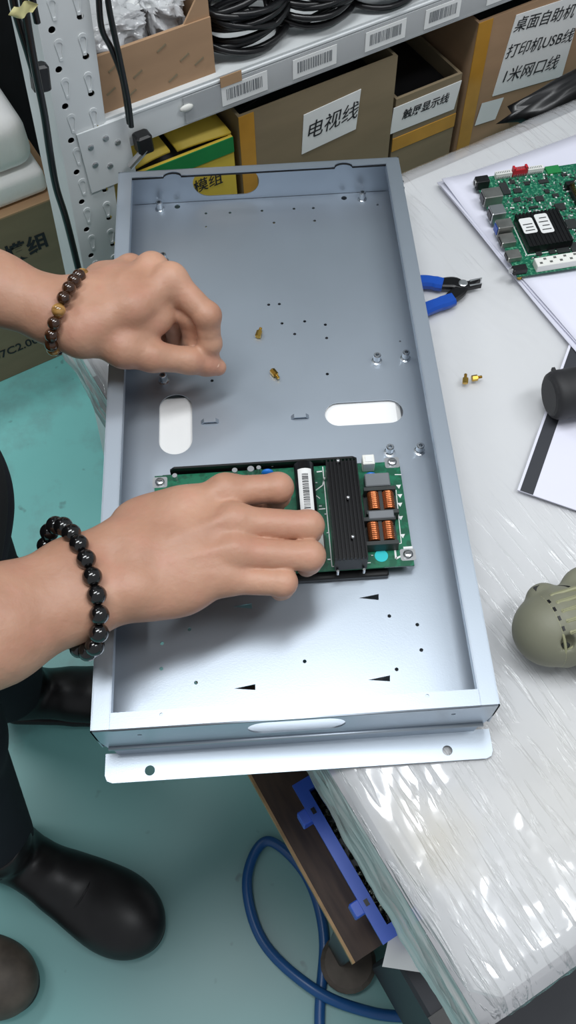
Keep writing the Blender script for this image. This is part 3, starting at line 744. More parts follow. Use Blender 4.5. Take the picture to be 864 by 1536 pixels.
# white print: five hearts-like marks, lines, outline boxes
random.seed(5)
for u, v in ((598, 730), (600, 744), (600, 757), (601, 777), (604, 804)):
    p = px(u, v, PZ); q = MB()
    q.prism([(p.x - .0022, p.y + .0018), (p.x + .0022, p.y + .0018), (p.x, p.y - .0022)], PZ, PZ + .00012); obj('print_mark', q, 'label', psu)
def pline(pts, w=.0006, nm='print_line'):
    q = MB()
    P = [px(u, v, PZ) for u, v in pts]
    for a, b in zip(P, P[1:]):
        d = (b - a); 
        if d.length < 1e-6: continue
        n_ = Vector((-d.y, d.x, 0)).normalized() * w / 2
        q.add([a + n_ + Vector((0, 0, .00015)), b + n_ + Vector((0, 0, .00015)), b - n_ + Vector((0, 0, .00015)), a - n_ + Vector((0, 0, .00015))], [(0, 3, 2, 1)])
    return obj(nm, q, 'label', psu)
pline([(484, 700), (498, 850), (556, 844)], .0008); pline([(546, 735), (553, 822), (602, 815), (594, 735)], .0007)
pline([(473, 736), (484, 728), (487, 716)], .0010); pline([(470, 740), (480, 748)], .0008); pline([(592, 820), (594, 838), (618, 826)], .0016)
pline([(592, 712), (602, 712)], .0008); pline([(475, 708), (483, 707)], .0012); pline([(478, 764), (488, 763)], .001); pline([(605, 822), (619, 821)], .0022)
# a sprinkle of surface mount parts in the open green areas
q = MB()
for u, v in ((480, 760), (487, 772), (490, 800), (478, 780), (486, 790), (492, 840), (480, 842), (560, 834), (475, 725), (444, 712), (420, 712), (340, 712), (410, 700), (448, 704)):
    p = px(u + random.uniform(-2, 2), v, PZ); q.box((p.x, p.y, PZ + .0006), (random.choice((.0016, .0024)), .0012, .0012))
obj('surface_mount_parts', q, 'silver', psu)['kind'] = 'stuff'
# ================================================================ person: arms and hands, clothes, shoes
per = thing('person', 'person in black clothes with bare forearms, setting a circuit board into the tray', 'person', (-0.22, 0.17, 0.0))
def bound(pts, pad):
    A = np.array([list(p) for p in pts]); return A.min(0) - pad, A.max(0) + pad
def chain(F, pts, rs, k):
    for (a, b), (ra, rb) in zip(zip(pts, pts[1:]), zip(rs, rs[1:])): F.cone(a, b, ra, rb, k)
def arm_mesh(name, wrist, fore, meta, fingers, thumb, extra, tend, h=0.0015, dents=()):
    """wrist: two bones' ends; fore: lists of (p, r); meta: metacarpals; fingers: lists of (p, r)"""
    allp = [p for l in fore + meta + fingers + [thumb] for p, r in l]
    lo, hi = bound(allp, 0.05)
    F = Field(lo, hi, h)
    for l in fore: chain(F, [p for p, r in l], [r for p, r in l], 0.020)
    for l in meta: chain(F, [p for p, r in l], [r for p, r in l], 0.014)
    for p, r, k in extra: F.ell(p, r, None, k)
    for a, b, ra, rb in tend: F.cone(a, b, ra, rb, 0.005)
    G = F.sub([p for l in fingers for p, r in l], 0.03)
    for l in fingers:
        H = G.sub([p for p, r in l], 0.025)
        chain(H, [p for p, r in l], [r for p, r in l], 0.004)
        for p, r in l[1:-1]: H.ell(p + Vector((0, 0, .0012)), (r * 1.06, r * 1.02, r * 1.0), None, 0.003, pad=.01)   # joint swelling
        G.join_sub(H, 0.0012)
    F.join_sub(G, 0.007)
    H = F.sub([p for p, r in thumb], 0.03); chain(H, [p for p, r in thumb], [r for p, r in thumb], 0.006); F.join_sub(H, 0.006)
    for c, r, k in dents: F.ell(c, r, None, k, cut=True)
    return F.mesh(name)

# --- right hand (lower in the picture), fingers over the board
R_el = Vector((-0.205, -0.055, 0.945)); R_sh = Vector((-0.285, -0.035, 1.27))
R_wr_r = px(176, 822, 0.8480); R_wr_u = px(190, 888, 0.8451)
fore = [[(R_wr_r, .0185), (px(110, 858, 0.8540), .0222), (px(0, 912, 0.8660), .0268), (R_el + Vector((0, .012, 0)), .037)],
        [(R_wr_u, .0180), (px(125, 905, 0.8500), .0218), (px(0, 962, 0.8600), .0262), (R_el + Vector((0, -.012, -.004)), .034)]]
mI, mM, mR, mP = px(338, 738, 0.8465), px(352, 783, 0.8500), px(352, 829, 0.8458), px(338, 868, 0.8371)
cI, cM, cR, cP = px(205, 822, 0.8480), px(208, 845, 0.8500), px(208, 868, 0.8480), px(212, 886, 0.8436)
meta = [[(R_wr_r, .0185), (cI, .0165), (px(280, 768, 0.8465), .0150), (mI, .0128)], [(cM, .0165), (px(280, 812, 0.8480), .0150), (mM, .0130)],
        [(cR, .0165), (px(280, 850, 0.8436), .0150), (mR, .0125)], [(R_wr_u, .0180), (cP, .0165), (px(280, 880, 0.8364), .0145), (mP, .0118)]]
fingers = [[(mI, .0125), (px(417, 732, 0.8451), .0112), (px(416, 744, 0.8262), .0098), (px(414, 755, 0.8073), .0082)],
           [(mM, .0125), (px(462, 789, 0.8436), .0114), (px(461, 798, 0.8248), .0100), (px(459, 808, 0.8044), .0084)],
           [(mR, .0122), (px(464, 834, 0.8393), .0112), (px(462, 842, 0.8211), .0099), (px(460, 850, 0.8015), .0083)],
           [(mP, .0115), (px(424, 874, 0.8320), .0102), (px(422, 881, 0.8161), .0090), (px(420, 887, 0.7986), .0076)]]
thumb = [(px(205, 815, 0.8393), .019), (px(275, 762, 0.8291), .0165), (px(345, 748, 0.8146), .0125), (px(392, 765, 0.7986), .0095)]
extra = [(mI + Vector((0, 0, .003)), (.0115, .0105, .0115), .008), (mM + Vector((0, 0, .003)), (.0120, .0105, .0120), .008),
         (mR + Vector((0, 0, .003)), (.0115, .0100, .0115), .008), (mP + Vector((0, 0, .002)), (.0105, .0095, .0105), .008),
         (px(200, 885, 0.8550), (.011, .011, .011), .012), (px(250, 855, 0.8335), (.03, .034, .016), .02), (px(238, 772, .842), (.034, .018, .014), .02)]
tend = []
for c, m_ in ((cI, mI), (cM, mM), (cR, mR), (cP, mP)):
    up_ = Vector((0, 0, .0128)); tend.append((c + (m_ - c) * .35 + up_ * 1.05, m_ + up_ * .80, .0018, .0026))
R_me = arm_mesh('body', None, fore, meta, fingers, thumb, extra, tend)

# --- left hand (upper in the picture), thumb and forefinger pinching
L_el = Vector((-0.240, 0.415, 0.955)); L_sh = Vector((-0.300, 0.385, 1.27))
wu = px(130, 446, 0.8543); wr = px(122, 500, 0.8509)
fore2 = [[(wr, .0185), (px(75, 476, 0.8560), .0190), (px(0, 446, 0.8680), .0205), (L_el + Vector((0, -.010, 0)), .036)],
         [(wu, .0180), (px(75, 456, 0.8580), .0185), (px(0, 424, 0.8700), .0205), (L_el + Vector((0, .010, 0)), .034)]]
nI, nM, nR, nP = px(256, 420, 0.8640), px(228, 404, 0.8600), px(196, 404, 0.8475), px(172, 414, 0.8340)
dI, dM, dR, dP = px(140, 490, 0.8543), px(142, 474, 0.8560), px(142, 457, 0.8543), px(144, 450, 0.8492)
meta2 = [[(wr, .0185), (dI, .0165), (px(200, 462, 0.8600), .0150), (nI, .0135)], [(dM, .0165), (px(190, 436, 0.8600), .0150), (nM, .0135)],
         [(dR, .0165), (px(172, 428, 0.8526), .0150), (nR, .0130)], [(wu, .0180), (dP, .0160), (px(155, 424, 0.8425), .0150), (nP, .0120)]]
fingers2 = [[(nI, .0130), (px(311, 474, 0.8433), .0116), (px(315, 516, 0.8179), .0100), (px(310, 546, 0.7951), .0080)],
            [(nM, .0128), (px(286, 474, 0.8340), .0118), (px(292, 512, 0.8086), .0102), (px(270, 525, 0.7900), .0082)],
            [(nR, .0122), (px(258, 478, 0.8205), .0112), (px(268, 512, 0.7968), .0094), (px(246, 524, 0.7840), .0078)],
            [(nP, .0112), (px(228, 478, 0.8086), .0102), (px(240, 510, 0.7900), .0088), (px(222, 518, 0.7800), .0072)]]
thumb2 = [(px(140, 500, 0.8458), .018), (px(186, 522, 0.8374), .0170), (px(228, 534, 0.8272), .0135), (px(284, 541, 0.8128), .0115), (px(310, 546, 0.8018), .0103), (px(327, 551, 0.7959), .0078)]
extra2 = [(nI + Vector((0, 0, .002)), (.0125, .0115, .012), .008), (nM + Vector((0, 0, .002)), (.0120, .0110, .012), .008), (px(200, 500, 0.8408), (.020, .016, .013), .012),
          (px(190, 465, 0.8374), (.034, .028, .017), .018), (px(236, 470, 0.8425), (.016, .020, .014), .012), (px(134, 450, 0.8640), (.010, .010, .010), .012)]
tend2 = []
for c, m_ in ((dI, nI), (dM, nM), (dR, nR)):
    up_ = Vector((0, 0, .0128)); tend2.append((c + (m_ - c) * .35 + up_ * 1.0, m_ + up_ * .75, .0018, .0026))
L_me = arm_mesh('body', None, fore2, meta2, fingers2, thumb2, extra2, tend2)

# --- neck and head (outside the picture, on the same body)
hc = Vector((-0.245, 0.175, 1.545))
F = Field((-0.42, 0.02, 1.28), (-0.08, 0.33, 1.70), 0.004)
F.cone((-0.285, .175, 1.30), (-0.265, .175, 1.45), .058, .052, .02)
F.ell(hc, (.092, .074, .112), None, .02); F.ell(hc + Vector((.03, 0, -.065)), (.055, .05, .045), None, .03)
F.cone(hc + Vector((.088, 0, .01)), hc + Vector((.104, 0, -.022)), .008, .012, .012)
for sgn in (-1, 1):
    F.ell(hc + Vector((-.008, sgn * .076, -.012)), (.018, .008, .028), None, .006)
    F.ell(hc + Vector((.090, sgn * .031, .006)), (.014, .014, .009), None, .008, cut=True)
    F.ell(hc + Vector((.078, sgn * .031, .006)), (.011, .012, .010), None, .003)
F.ell(hc + Vector((.098, 0, -.055)), (.008, .022, .003), None, .004, cut=True)
H_me = F.mesh('body')
# --- chest, shoulders and upper arms under the shirt, welded to neck and forearms so the body is one surface
F = Field((-0.42, -0.16, 0.86), (-0.10, 0.52, 1.40), 0.006)
F.cone((-0.275, .01, 1.26), (-0.275, .34, 1.26), .046, .046, .04, pad=.05); F.cone((-0.265, .175, 1.0), (-0.275, .175, 1.24), .085, .085, .05, pad=.05)
F.cone((-0.285, .175, 1.28), (-0.272, .175, 1.39), .052, .050, .03, pad=.05)
F.cone(R_sh, R_el, .042, .034, .03, pad=.05); F.cone(L_sh, L_el, .042, .034, .03, pad=.05)
T_me = F.mesh('body')
def cut(me_, co, no):
    """open the surface with a plane, dropping what lies on the side of no; returns the bmesh"""
    b_ = bmesh.new(); b_.from_mesh(me_)
    for c_, n_ in zip(co, no):
        # only the piece near the cut is affected: limit to faces inside a ball
        g = [f for f in b_.faces if (f.calc_center_median() - c_).length < .075]
        ge = set(e for f in g for e in f.edges); gv = set(v for f in g for v in f.verts)
        bmesh.ops.bisect_plane(b_, geom=list(gv) + list(ge) + g, plane_co=c_, plane_no=n_, clear_outer=True)
    return b_
axr = (R_sh - R_el).normalized(); axl = (L_sh - L_el).normalized()
fr = (R_el - px(0, 937, .863)).normalized(); fl_ = (L_el - px(0, 434, .869)).normalized()
bmj = bmesh.new(); tmp = []
for b_ in (cut(R_me, [R_el - fr * .012], [fr]), cut(L_me, [L_el - fl_ * .012], [fl_]), cut(H_me, [Vector((-.278, .175, 1.345))], [Vector((0, 0, -1))]),
           cut(T_me, [R_el + axr * .030, L_el + axl * .030, Vector((-.278, .175, 1.335))], [-axr, -axl, Vector((0, 0, 1))])):
    m_ = bpy.data.meshes.new('tmp'); b_.to_mesh(m_); b_.free(); bmj.from_mesh(m_); tmp.append(m_)
for c_ in (R_el, L_el, Vector((-.278, .175, 1.34))):
    be = [e for e in bmj.edges if e.is_boundary and (e.verts[0].co - c_).length < .09]
    try: bmesh.ops.bridge_loops(bmj, edges=be)
    except Exception as ex: print('bridge', ex)
body_me = bpy.data.meshes.new('body'); bmj.to_mesh(body_me); bmj.free()
for m_ in tmp: bpy.data.meshes.remove(m_)
body = obj('body', body_me, 'skin', per, smooth=True)
# nails
def nail(p, d, n, w, l, nm='thumb_nail'):
    d = d.normalized(); n = (n - d * n.dot(d)).normalized(); x = d.cross(n)
    q = MB()
    def f(i, j):
        a = (i - .5) * 2; b = (j - .5) * 2
        e = math.sqrt(max(0, 1 - min(1, abs(b)) ** 4)) if b > 0 else 1
        return p + x * (a * w * e) + d * (b * l) + n * (-(a * e) ** 2 * w * .42 - (b * b) * .0006)
    q.sheet(f, 8, 10); return obj(nm, q, 'nail', body, smooth=True)
tp = px(327, 551, .797); ti = px(310, 546, .804)
dirv = (tp - ti).normalized()
nail(px(322, 549, .800) + Vector((0, 0, .0098)) + dirv * .001, dirv + Vector((0, 0, -.10)), Vector((0.10, -0.05, 1)), .0062, .0068)

# hair, shirt, trousers
F = Field((-0.42, 0.02, 1.40), (-0.08, 0.33, 1.72), 0.004)
F.ell(hc + Vector((-.014, 0, .022)), (.096, .083, .106), None, .01)
F.ell(hc + Vector((.075, 0, -.03)), (.075, .09, .075), None, .01, cut=True); F.clip_below(1.46)
obj('hair', F.mesh('hair'), 'hair', per)
F = Field((-0.50, -0.16, 0.70), (-0.02, 0.52, 1.40), 0.006)
F.cone((-0.205, .135, .80), (-0.265, .12, 1.22), .108, .112, .06, pad=.05); F.cone((-0.205, .225, .80), (-0.265, .245, 1.22), .108, .112, .06, pad=.05)
F.cone((-0.275, -.01, 1.27), (-0.275, .37, 1.27), .062, .062, .05, pad=.05)
F.cone((-0.275, .175, 1.27), (-0.27, .175, 1.33), .075, .062, .04, pad=.05)
F.cone(R_sh + Vector((0, .01, 0)), R_sh.lerp(R_el, 1.0), .066, .054, .04, pad=.05); F.cone(L_sh, L_sh.lerp(L_el, 1.0), .066, .054, .04, pad=.05)
F.clip_below(.765)
obj('shirt', F.mesh('shirt'), 'shirt', per)
F = Field((-0.46, -0.12, 0.05), (-0.02, 0.46, 0.84), 0.006)
F.cone((-0.205, .13, .76), (-0.205, .23, .76), .110, .110, .03, pad=.05)
F.cone((-0.205, .235, .74), (-0.235, .27, .46), .092, .070, .03, pad=.05); F.cone((-0.235, .27, .46), (-0.300, .285, .10), .068, .060, .03, pad=.05)
F.cone((-0.205, .120, .74), (-0.250, .10, .46), .092, .070, .03, pad=.05); F.cone((-0.250, .10, .46), (-0.300, .055, .09), .068, .060, .03, pad=.05)
F.clip_above(.80)
obj('trousers', F.mesh('trousers'), 'trousers', per)
# shoes
def shoe(heel, toe, parent, m, width=.050, thing_label=None):
    heel = Vector(heel); toe = Vector(toe); ax = (toe - heel).normalized(); ang = math.atan2(ax.y, ax.x); Ls = (toe - heel).length
    F = Field((-.02, -.075, -.004), (Ls + .02, .075, .14), .0028)
    w = width
    F.cone((.045, 0, .040), (Ls * .45, 0, .045), .040, .042, .03, pad=.05)
    F.ell((Ls * .70, .003, .030), (Ls * .30, w * .98, .040), None, .03); F.ell((Ls * .80, .004, .028), (Ls * .205, w * .92, .040), None, .02)
    F.cone((.055, 0, .060), (.065, 0, .115), .042, .046, .02, pad=.05)
    F.clip_below(.016)
    mw = Matrix.Translation(heel) @ Matrix.Rotation(ang, 4, 'Z')
    if parent is None:
        root = setp(obj('shoe', F.mesh('shoe'), m, None, mw=mw), *thing_label)
        up_ = root
    else:
        up_ = obj('shoe', F.mesh('shoe'), m, parent, mw=mw)
    G = Field((-.02, -.08, -.004), (Ls + .02, .08, .03), .0028)
    G.cone((.045, 0, .01), (Ls * .45, 0, .01), .041, .042, .03, pad=.05); G.ell((Ls * .72, .003, .01), (Ls * .295, w * 1.02, .03), None, .03); G.clip_below(.0); G.clip_above(.019)
    obj('sole', G.mesh('sole'), 'rubber', up_)
    # stitched seam across the vamp and a tongue
    q = MB(); q.tube(spline([(Ls * .58, -w * .80, .046), (Ls * .62, -w * .35, .066), (Ls * .63, .003, .0715), (Ls * .62, w * .40, .066), (Ls * .58, w * .84, .046)], 6), .0013, 6)
    obj('seam', q, m, up_, smooth=True)
    return up_
shoe((-0.335, 0.075, 0), (-0.066, -0.090, 0), per, 'shoe', .058)
shoe((-0.345, 0.292, 0), (-0.060, 0.272, 0), per, 'shoe')
shoe((-0.50, -0.045, 0), (-0.243, -0.150, 0), None, 'shoe_brown', .052, ('worn brown shoe toe poking in at the lower left corner', 'shoe'))

# ================================================================ bead bracelets
def bracelet(nm, label, c, axis, rx, ry, xdir, r, n, mats, cat='bracelet'):
    b = thing(nm, label, cat, c)
    axis = axis.normalized(); x = (xdir - axis * xdir.dot(axis)).normalized(); y = axis.cross(x)
    ms = {}
    for m_ in set(mats):
        q = MB(); q.sphere((0, 0, 0), r, 20, 14); me_ = q.mesh('bead'); me_.polygons.foreach_set('use_smooth', [True] * len(me_.polygons)); me_.materials.append(M[m_]); ms[m_] = me_
    pts = []
    N_ = 720; acc = 0; prev = None; ring_ = []
    for i in range(N_ + 1):
        a = 2 * PI * i / N_; p = x * (rx * math.cos(a)) + y * (ry * math.sin(a))
        if prev is not None: acc += (p - prev).length
        ring_.append((acc, p)); prev = p
    for i in range(n):
        L_ = acc * i / n; p = min(ring_, key=lambda q_: abs(q_[0] - L_))[1]
        o = bpy.data.objects.new('bead', ms[mats[i % len(mats)]]); COL.objects.link(o); o.parent = b
        o.matrix_basis = Matrix.Translation(p) @ Matrix.Rotation(random.uniform(0, 6), 4, 'X') @ Matrix.Rotation(random.uniform(0, 6), 4, 'Z')
    q = MB(); q.tube([Vector(c) + p for _, p in ring_[:-1:12]], .0006, 6, closed=True); obj('elastic_cord', q, 'black', b)
    return b
cR_ = (px(112, 856, .854) + px(128, 903, .850)) / 2
axR = (px(0, 932, .865) - cR_).normalized() + Vector((0, 0, .02))
bracelet('bead_bracelet', 'bracelet of black glass beads on the lower wrist', cR_ + Vector((-.0065, 0, -.001)), axR + Vector((0, .12, .30)), .0500, .0365, Vector((.35, -1, 0)), .0071, 20, ['bead_black'])
cL_ = (px(90, 480, .855) + px(92, 448, .859)) / 2
axL = (px(0, 434, .870) - cL_).normalized()
bracelet('bead_bracelet', 'bracelet of brown and golden tiger-eye beads on the upper wrist', cL_ + Vector((.007, -.003, -.001)), axL + Vector((0, .06, 0)), .0375, .0305, Vector((-.2, 1, 0)), .0060, 19,
         ['bead_gold', 'bead_brown', 'bead_brown', 'bead_gold', 'bead_brown', 'bead_brown', 'bead_brown', 'bead_brown', 'bead_gold', 'bead_brown', 'bead_brown', 'bead_brown', 'bead_gold', 'bead_brown', 'bead_brown', 'bead_brown', 'bead_brown', 'bead_gold', 'bead_brown'])
# ================================================================ things lying on the wrapped table
FT = 0.7345                                        # film surface
def frame2(o, yaw, z): return Matrix.Translation((o[0], o[1], z)) @ Matrix.Rotation(yaw, 4, 'Z')
# --- sheets of paper under the embedded board
yp = math.radians(22.4)
for i, (dx, dy, dr, lab) in enumerate(((-.004, .003, -.012, 'lowest white paper sheet, its edge just showing beneath the stack under the green board'),
                                       (-.002, -.004, .010, 'middle white paper sheet in the stack under the green board'),
                                       (0, 0, 0, 'topmost white paper sheet lying directly under the green embedded board'))):
    mw = frame2((.358 + dx, .627 + dy), yp + dr, FT + .0020 + .0014 * i)
    q = MB()
    def pp(a, b, i=i):
        curl = .0020 * math.exp(-a * 9) * (1 + .6 * math.sin(b * 7 + i)) + .0035 * math.exp(-((a) ** 2 + (b) ** 2) * 60) * (i == 2)
        return (a * .21, -b * .297, curl)
    q.sheet(pp, 14, 18)
    o = setp(obj('paper_sheet', q, 'paper', None, mw=mw, smooth=True), lab, 'paper', 'paper sheets under the green board')
    sol = o.modifiers.new('thick', 'SOLIDIFY'); sol.thickness = .0007; sol.offset = -1
# --- embedded main board
BZ = FT + .0125
ybd = math.radians(7.5)
tl = px(711, 268, BZ)
mwb = frame2((tl.x, tl.y), ybd, BZ)
mbd = thing('main_board', 'green embedded computer board with black heatsink and two white labels, on paper at right', 'circuit board', mw=mwb)
inv = mwb.inverted()
def lb(u, v, dz=0.0):
    p = inv @ px(u, v, BZ + dz); return p.x, p.y
xw = .150; yb_ = lb(795, 412)[1]
hl_ = [circ(.005, -.005, .0017, 8), circ(xw - .005, -.005, .0017, 8), circ(.006, yb_ + .005, .0017, 8)]
obj('circuit_board', plate([(0, yb_), (xw, yb_), (xw, 0), (0, 0)], hl_, .0016, Matrix.Translation((0, 0, -.0008))), 'pcb_dense', mbd, local=True)
for x, y in ((.005, -.005), (xw - .005, -.005), (.006, yb_ + .005), (xw - .006, yb_ + .005)):
    q = MB(); q.cyl((x, y, -.0085), (x, y, -.0016), .003, 8); obj('foot', q, 'brass', mbd, local=True)
# heatsink with notched far edge
HZ = .011
A, B, C_, D_ = lb(772, 322, HZ), lb(836, 313, HZ), lb(856, 360, HZ), lb(796, 370, HZ)
x0, x1 = (A[0] + D_[0]) / 2, (B[0] + C_[0]) / 2 + .002; y0, y1 = (C_[1] + D_[1]) / 2, (A[1] + B[1]) / 2
q = MB(); q.box(((x0 + x1) / 2, (y0 + y1) / 2, .0060), (x1 - x0, y1 - y0, .0088)); hk = obj('heatsink', q, 'black_metal', mbd, local=True)
nf = 12
for i in range(nf):
    x = x0 + .0012 + (x1 - x0 - .0024) * i / (nf - 1); q = MB(); q.box((x, (y0 + y1) / 2 + .0006, .0095), (.0024, y1 - y0 + .0012, .003)); obj('fin', q, 'black_metal', hk)
a = lb(799, 338, HZ)
for cx, cy, w_, h_, ln in ((a[0] - .005, a[1] + .0005, .0150, .023, 3), (a[0] + .0130, a[1] + .0005, .0145, .029, 4)):
    q = MB(); q.prism(rrect(cx - w_ / 2, cy - h_ / 2, cx + w_ / 2, cy + h_ / 2, .0025), HZ, HZ + .0003); lbl = obj('heatsink_label', q, 'label', hk)
    q = MB()
    for k in range(ln): q.box((cx + (k % 2) * .001, cy - h_ * .32 + k * h_ * .2, HZ + .0004), (w_ * (.55 if k % 2 else .7), .0012, .0002))
    obj('label_print', q, 'ink', hk)['kind'] = 'stuff'
q = MB()
for s0, s1 in (((x0 - .002, y0 - .002), (x1 + .002, y0 - .001)), ((x0 - .002, y0 - .002), (x0 - .001, y1))):
    q.box(((s0[0] + s1[0]) / 2, (s0[1] + s1[1]) / 2, .0002), (s1[0] - s0[0], s1[1] - s0[1], .0003))
obj('print_outline', q, 'label', mbd, local=True)
# connectors down the left edge, each overhanging the board
def conn(nm, u, v, sx, sy, sz, m, mouth='black', label=None, over=.004):
    y = lb(u, v, sz)[1]
    q = MB(); q.box((sx / 2 - over, y, sz / 2), (sx, sy, sz), ch=.0006); c = obj(nm, q, m, mbd, local=True, label=label)
    q = MB(); q.box((-over - .0002, y, sz * .5), (.0010, sy * .72, sz * .62)); obj('socket_opening', q, mouth, c)
    return c
c = conn('power_jack', 722, 268, .015, .0105, .0115, 'black', 'chip')
y = lb(722, 268, .0115)[1]; q = MB(); q.lathe([(.0042, 0), (.0042, .0012), (.0026, .0012), (.0026, .0004)], 14, Matrix.Translation((-.004, y, .0065)) @ Matrix.Rotation(-PI / 2, 4, 'Y')); obj('jack_ring', q, 'dark_metal', c)
conn('network_socket', 733, 289, .021, .0155, .0135, 'dark_metal')
conn('video_socket', 742, 314, .016, .0150, .0135, 'silver')
conn('usb_socket', 752, 335, .017, .0135, .0140, 'dark_metal', 'blue_grip', 'metal USB socket with a blue mouth')
conn('video_socket', 765, 356, .016, .0145, .0075, 'dark_metal')
conn('usb_socket', 772, 380, .015, .0125, .0065, 'dark_metal')
c = conn('audio_jack', 785, 400, .015, .0085, .0070, 'black', 'chip')
y = lb(785, 400, .007)[1]; q = MB(); q.cyl((-.0075, y, .0035), (-.004, y, .0035), .0028, 12); obj('jack_barrel', q, 'silver', c)
# header strips on far edge: white, red, white; green tab, black pin header right
yh = -.004
xa = lb(745, 262, .007)[0]; xr0 = lb(771, 258, .008)[0]; xr1 = lb(793, 256, .008)[0]; xe = lb(818, 254, .007)[0]
for xs, xe_, nm, m_, h_ in ((xa, xr0 - .001, 'white_header', 'white_plastic', .0065), (xr1 + .001, xe, 'white_header', 'white_plastic', .0065), (xr0, xr1, 'red_header', 'red', .0085)):
    q = MB(); q.box(((xs + xe_) / 2, yh, h_ / 2), (xe_ - xs, .0058, h_)); hd = obj(nm, q, m_, mbd, local=True)
    if m_ == 'red':
        for xx in (xs + .0012, xe_ - .0012): q = MB(); q.box((xx, yh, h_ + .0012), (.0024, .0058, .0026)); obj('latch', q, 'red', hd)
    q = MB(); n_ = int((xe_ - xs) / .0021)
    for k in range(n_): q.box((xs + .0012 + k * .0021, yh - .0034, .0020), (.0007, .0020, .0026)); q.box((xs + .0012 + k * .0021, yh, h_ + .0002), (.0007, .0030, .0006))
    obj('pins', q, 'silver', hd)['kind'] = 'stuff'
xt = lb(838, 262, .002)[0]
q = MB(); q.box((xt - .003, -.006, .001), (.016, .012, .002)); obj('mounting_tab', q, 'green', mbd, local=True)
a = lb(852, 280, .006); b = lb(862, 305, .006)
q = MB(); q.box((a[0] + .004, (a[1] + b[1]) / 2 - .004, .003), (.0055, .040, .006)); ph = obj('pin_header', q, 'black', mbd, local=True)
q = MB(); q.box((a[0] + .0035, a[1] + .0035, .004), (.010, .006, .008)); obj('header_end', q, 'black', ph)
q = MB()
for k in range(14):
    for s_ in (-1, 1): q.box((a[0] + .004 + s_ * .0013, (a[1] + b[1]) / 2 + .014 - k * .0028, .008), (.0007, .0007, .005))
obj('pins', q, 'brass', ph)['kind'] = 'stuff'
# long white display connector on the near edge
a = lb(812, 404, .009); h_ = .009
q = MB(); q.box((a[0] + .024, yb_ + .0075, h_ / 2), (.052, .0125, h_), ch=.0006); wc = obj('display_connector', q, 'white_plastic', mbd, local=True)
for k in range(9):
    q = MB(); q.box((a[0] + .003 + k * .0055, yb_ + .0075 + (.0028 if k % 2 else -.0022), h_), (.0030, .0026, .0006)); obj('contact', q, 'dark_metal', wc)
# chips
random.seed(11)
for u, v, w_, h_ in ((757, 284, .0085, .019), (815, 273, .011, .0058), (776, 287, .009, .0068), (809, 299, .009, .008), (840, 311, .011, .010), (857, 337, .012, .014),
                     (826, 375, .007, .013), (843, 373, .014, .014), (775, 301, .008, .006), (794, 300, .005, .004), (833, 294, .007, .005), (820, 288, .005, .006), (790, 276, .006, .005),
                     (808, 381, .006, .006), (846, 263, .006, .004), (768, 274, .006, .005), (862, 372, .010, .014), (800, 312, .010, .003)):
    x, y = lb(u, v); q = MB(); q.box((x, y, .0008), (w_, h_, .0016)); obj('chip', q, 'chip', mbd, local=True)
q1, q2, q3 = MB(), MB(), MB()
for k in range(900):
    x = random.uniform(.018, xw - .006); y = random.uniform(yb_ + .018, -.010)
    if x0 - .003 < x < x1 + .003 and y0 - .003 < y < y1 + .003: continue
    w_, h_ = random.choice(((.0016, .0008), (.0008, .0016), (.0024, .0014), (.0014, .0024), (.0010, .0006)))
    random.choice((q1, q1, q2, q3)).box((x, y, .0005), (w_, h_, random.choice((.0008, .0012))))
obj('surface_mount_parts', q1, 'silver', mbd, local=True)['kind'] = 'stuff'
obj('surface_mount_parts', q2, 'chip', mbd, local=True)['kind'] = 'stuff'
obj('surface_mount_parts', q3, 'label', mbd, local=True)['kind'] = 'stuff'

# --- side cutters
zc = FT + .0055
cut = thing('side_cutters', 'small side cutting pliers with blue handles, half under the tray edge', 'pliers', tuple(px(690, 432, FT)))
def flatbar(pts, wf, h, nm, m, bev=.001):
    """a bar through pts (u, v) with half-widths wf, thickness h"""
    P = [px(u, v, zc) if not isinstance(u, Vector) else u for u, v in pts]; P = spline(P, 6)
    n = len(P); poly_l, poly_r = [], []
    for i, p in enumerate(P):
        t = (P[min(i + 1, n - 1)] - P[max(i - 1, 0)]); t.z = 0; t.normalize(); nn = Vector((-t.y, t.x, 0)); w_ = wf(i / (n - 1))
        poly_l.append(p + nn * w_); poly_r.append(p - nn * w_)
    vs, fs = [], []
    for L_, R_ in zip(poly_l, poly_r):
        for a_, zz in ((0, -h / 2 + bev), (.12, -h / 2), (.88, -h / 2), (1, -h / 2 + bev), (1, h / 2 - bev), (.85, h / 2), (.15, h / 2), (0, h / 2 - bev)):
            p = L_.lerp(R_, a_); vs.append((p.x, p.y, p.z + zz))
    for i in range(n - 1):
        for j in range(8):
            k = (j + 1) % 8; fs.append((i * 8 + j, i * 8 + k, i * 8 + 8 + k, i * 8 + 8 + j))
    fs.append(tuple(reversed(range(8)))); fs.append(tuple(range((n - 1) * 8, n * 8)))
    q = MB(); q.add(vs, fs); return obj(nm, q, m, cut, smooth=False)
flatbar([(560, 424), (610, 424), (640, 423), (664, 427)], lambda t: .0062 + .0016 * math.sin(t * PI) + (.001 if t > .8 else 0), .0095, 'handle_grip', 'blue_grip', .003)
flatbar([(566, 488), (610, 477), (646, 461), (680, 449)], lambda t: .0062 + .0016 * math.sin(t * PI) + (.001 if t > .8 else 0), .0095, 'handle_grip', 'blue_grip', .003)
flatbar([(658, 426), (680, 425), (694, 430), (722, 429)], lambda t: .0052 + .0022 * math.sin(min(1, t * 1.5) * PI) - .0055 * max(0, t - .66) / .34, .0060, 'jaw', 'black_metal')
flatbar([(672, 450), (688, 438), (697, 429), (720, 422)], lambda t: .0052 + .0022 * math.sin(min(1, t * 1.5) * PI) - .0055 * max(0, t - .66) / .34, .0056, 'jaw', 'black_metal')
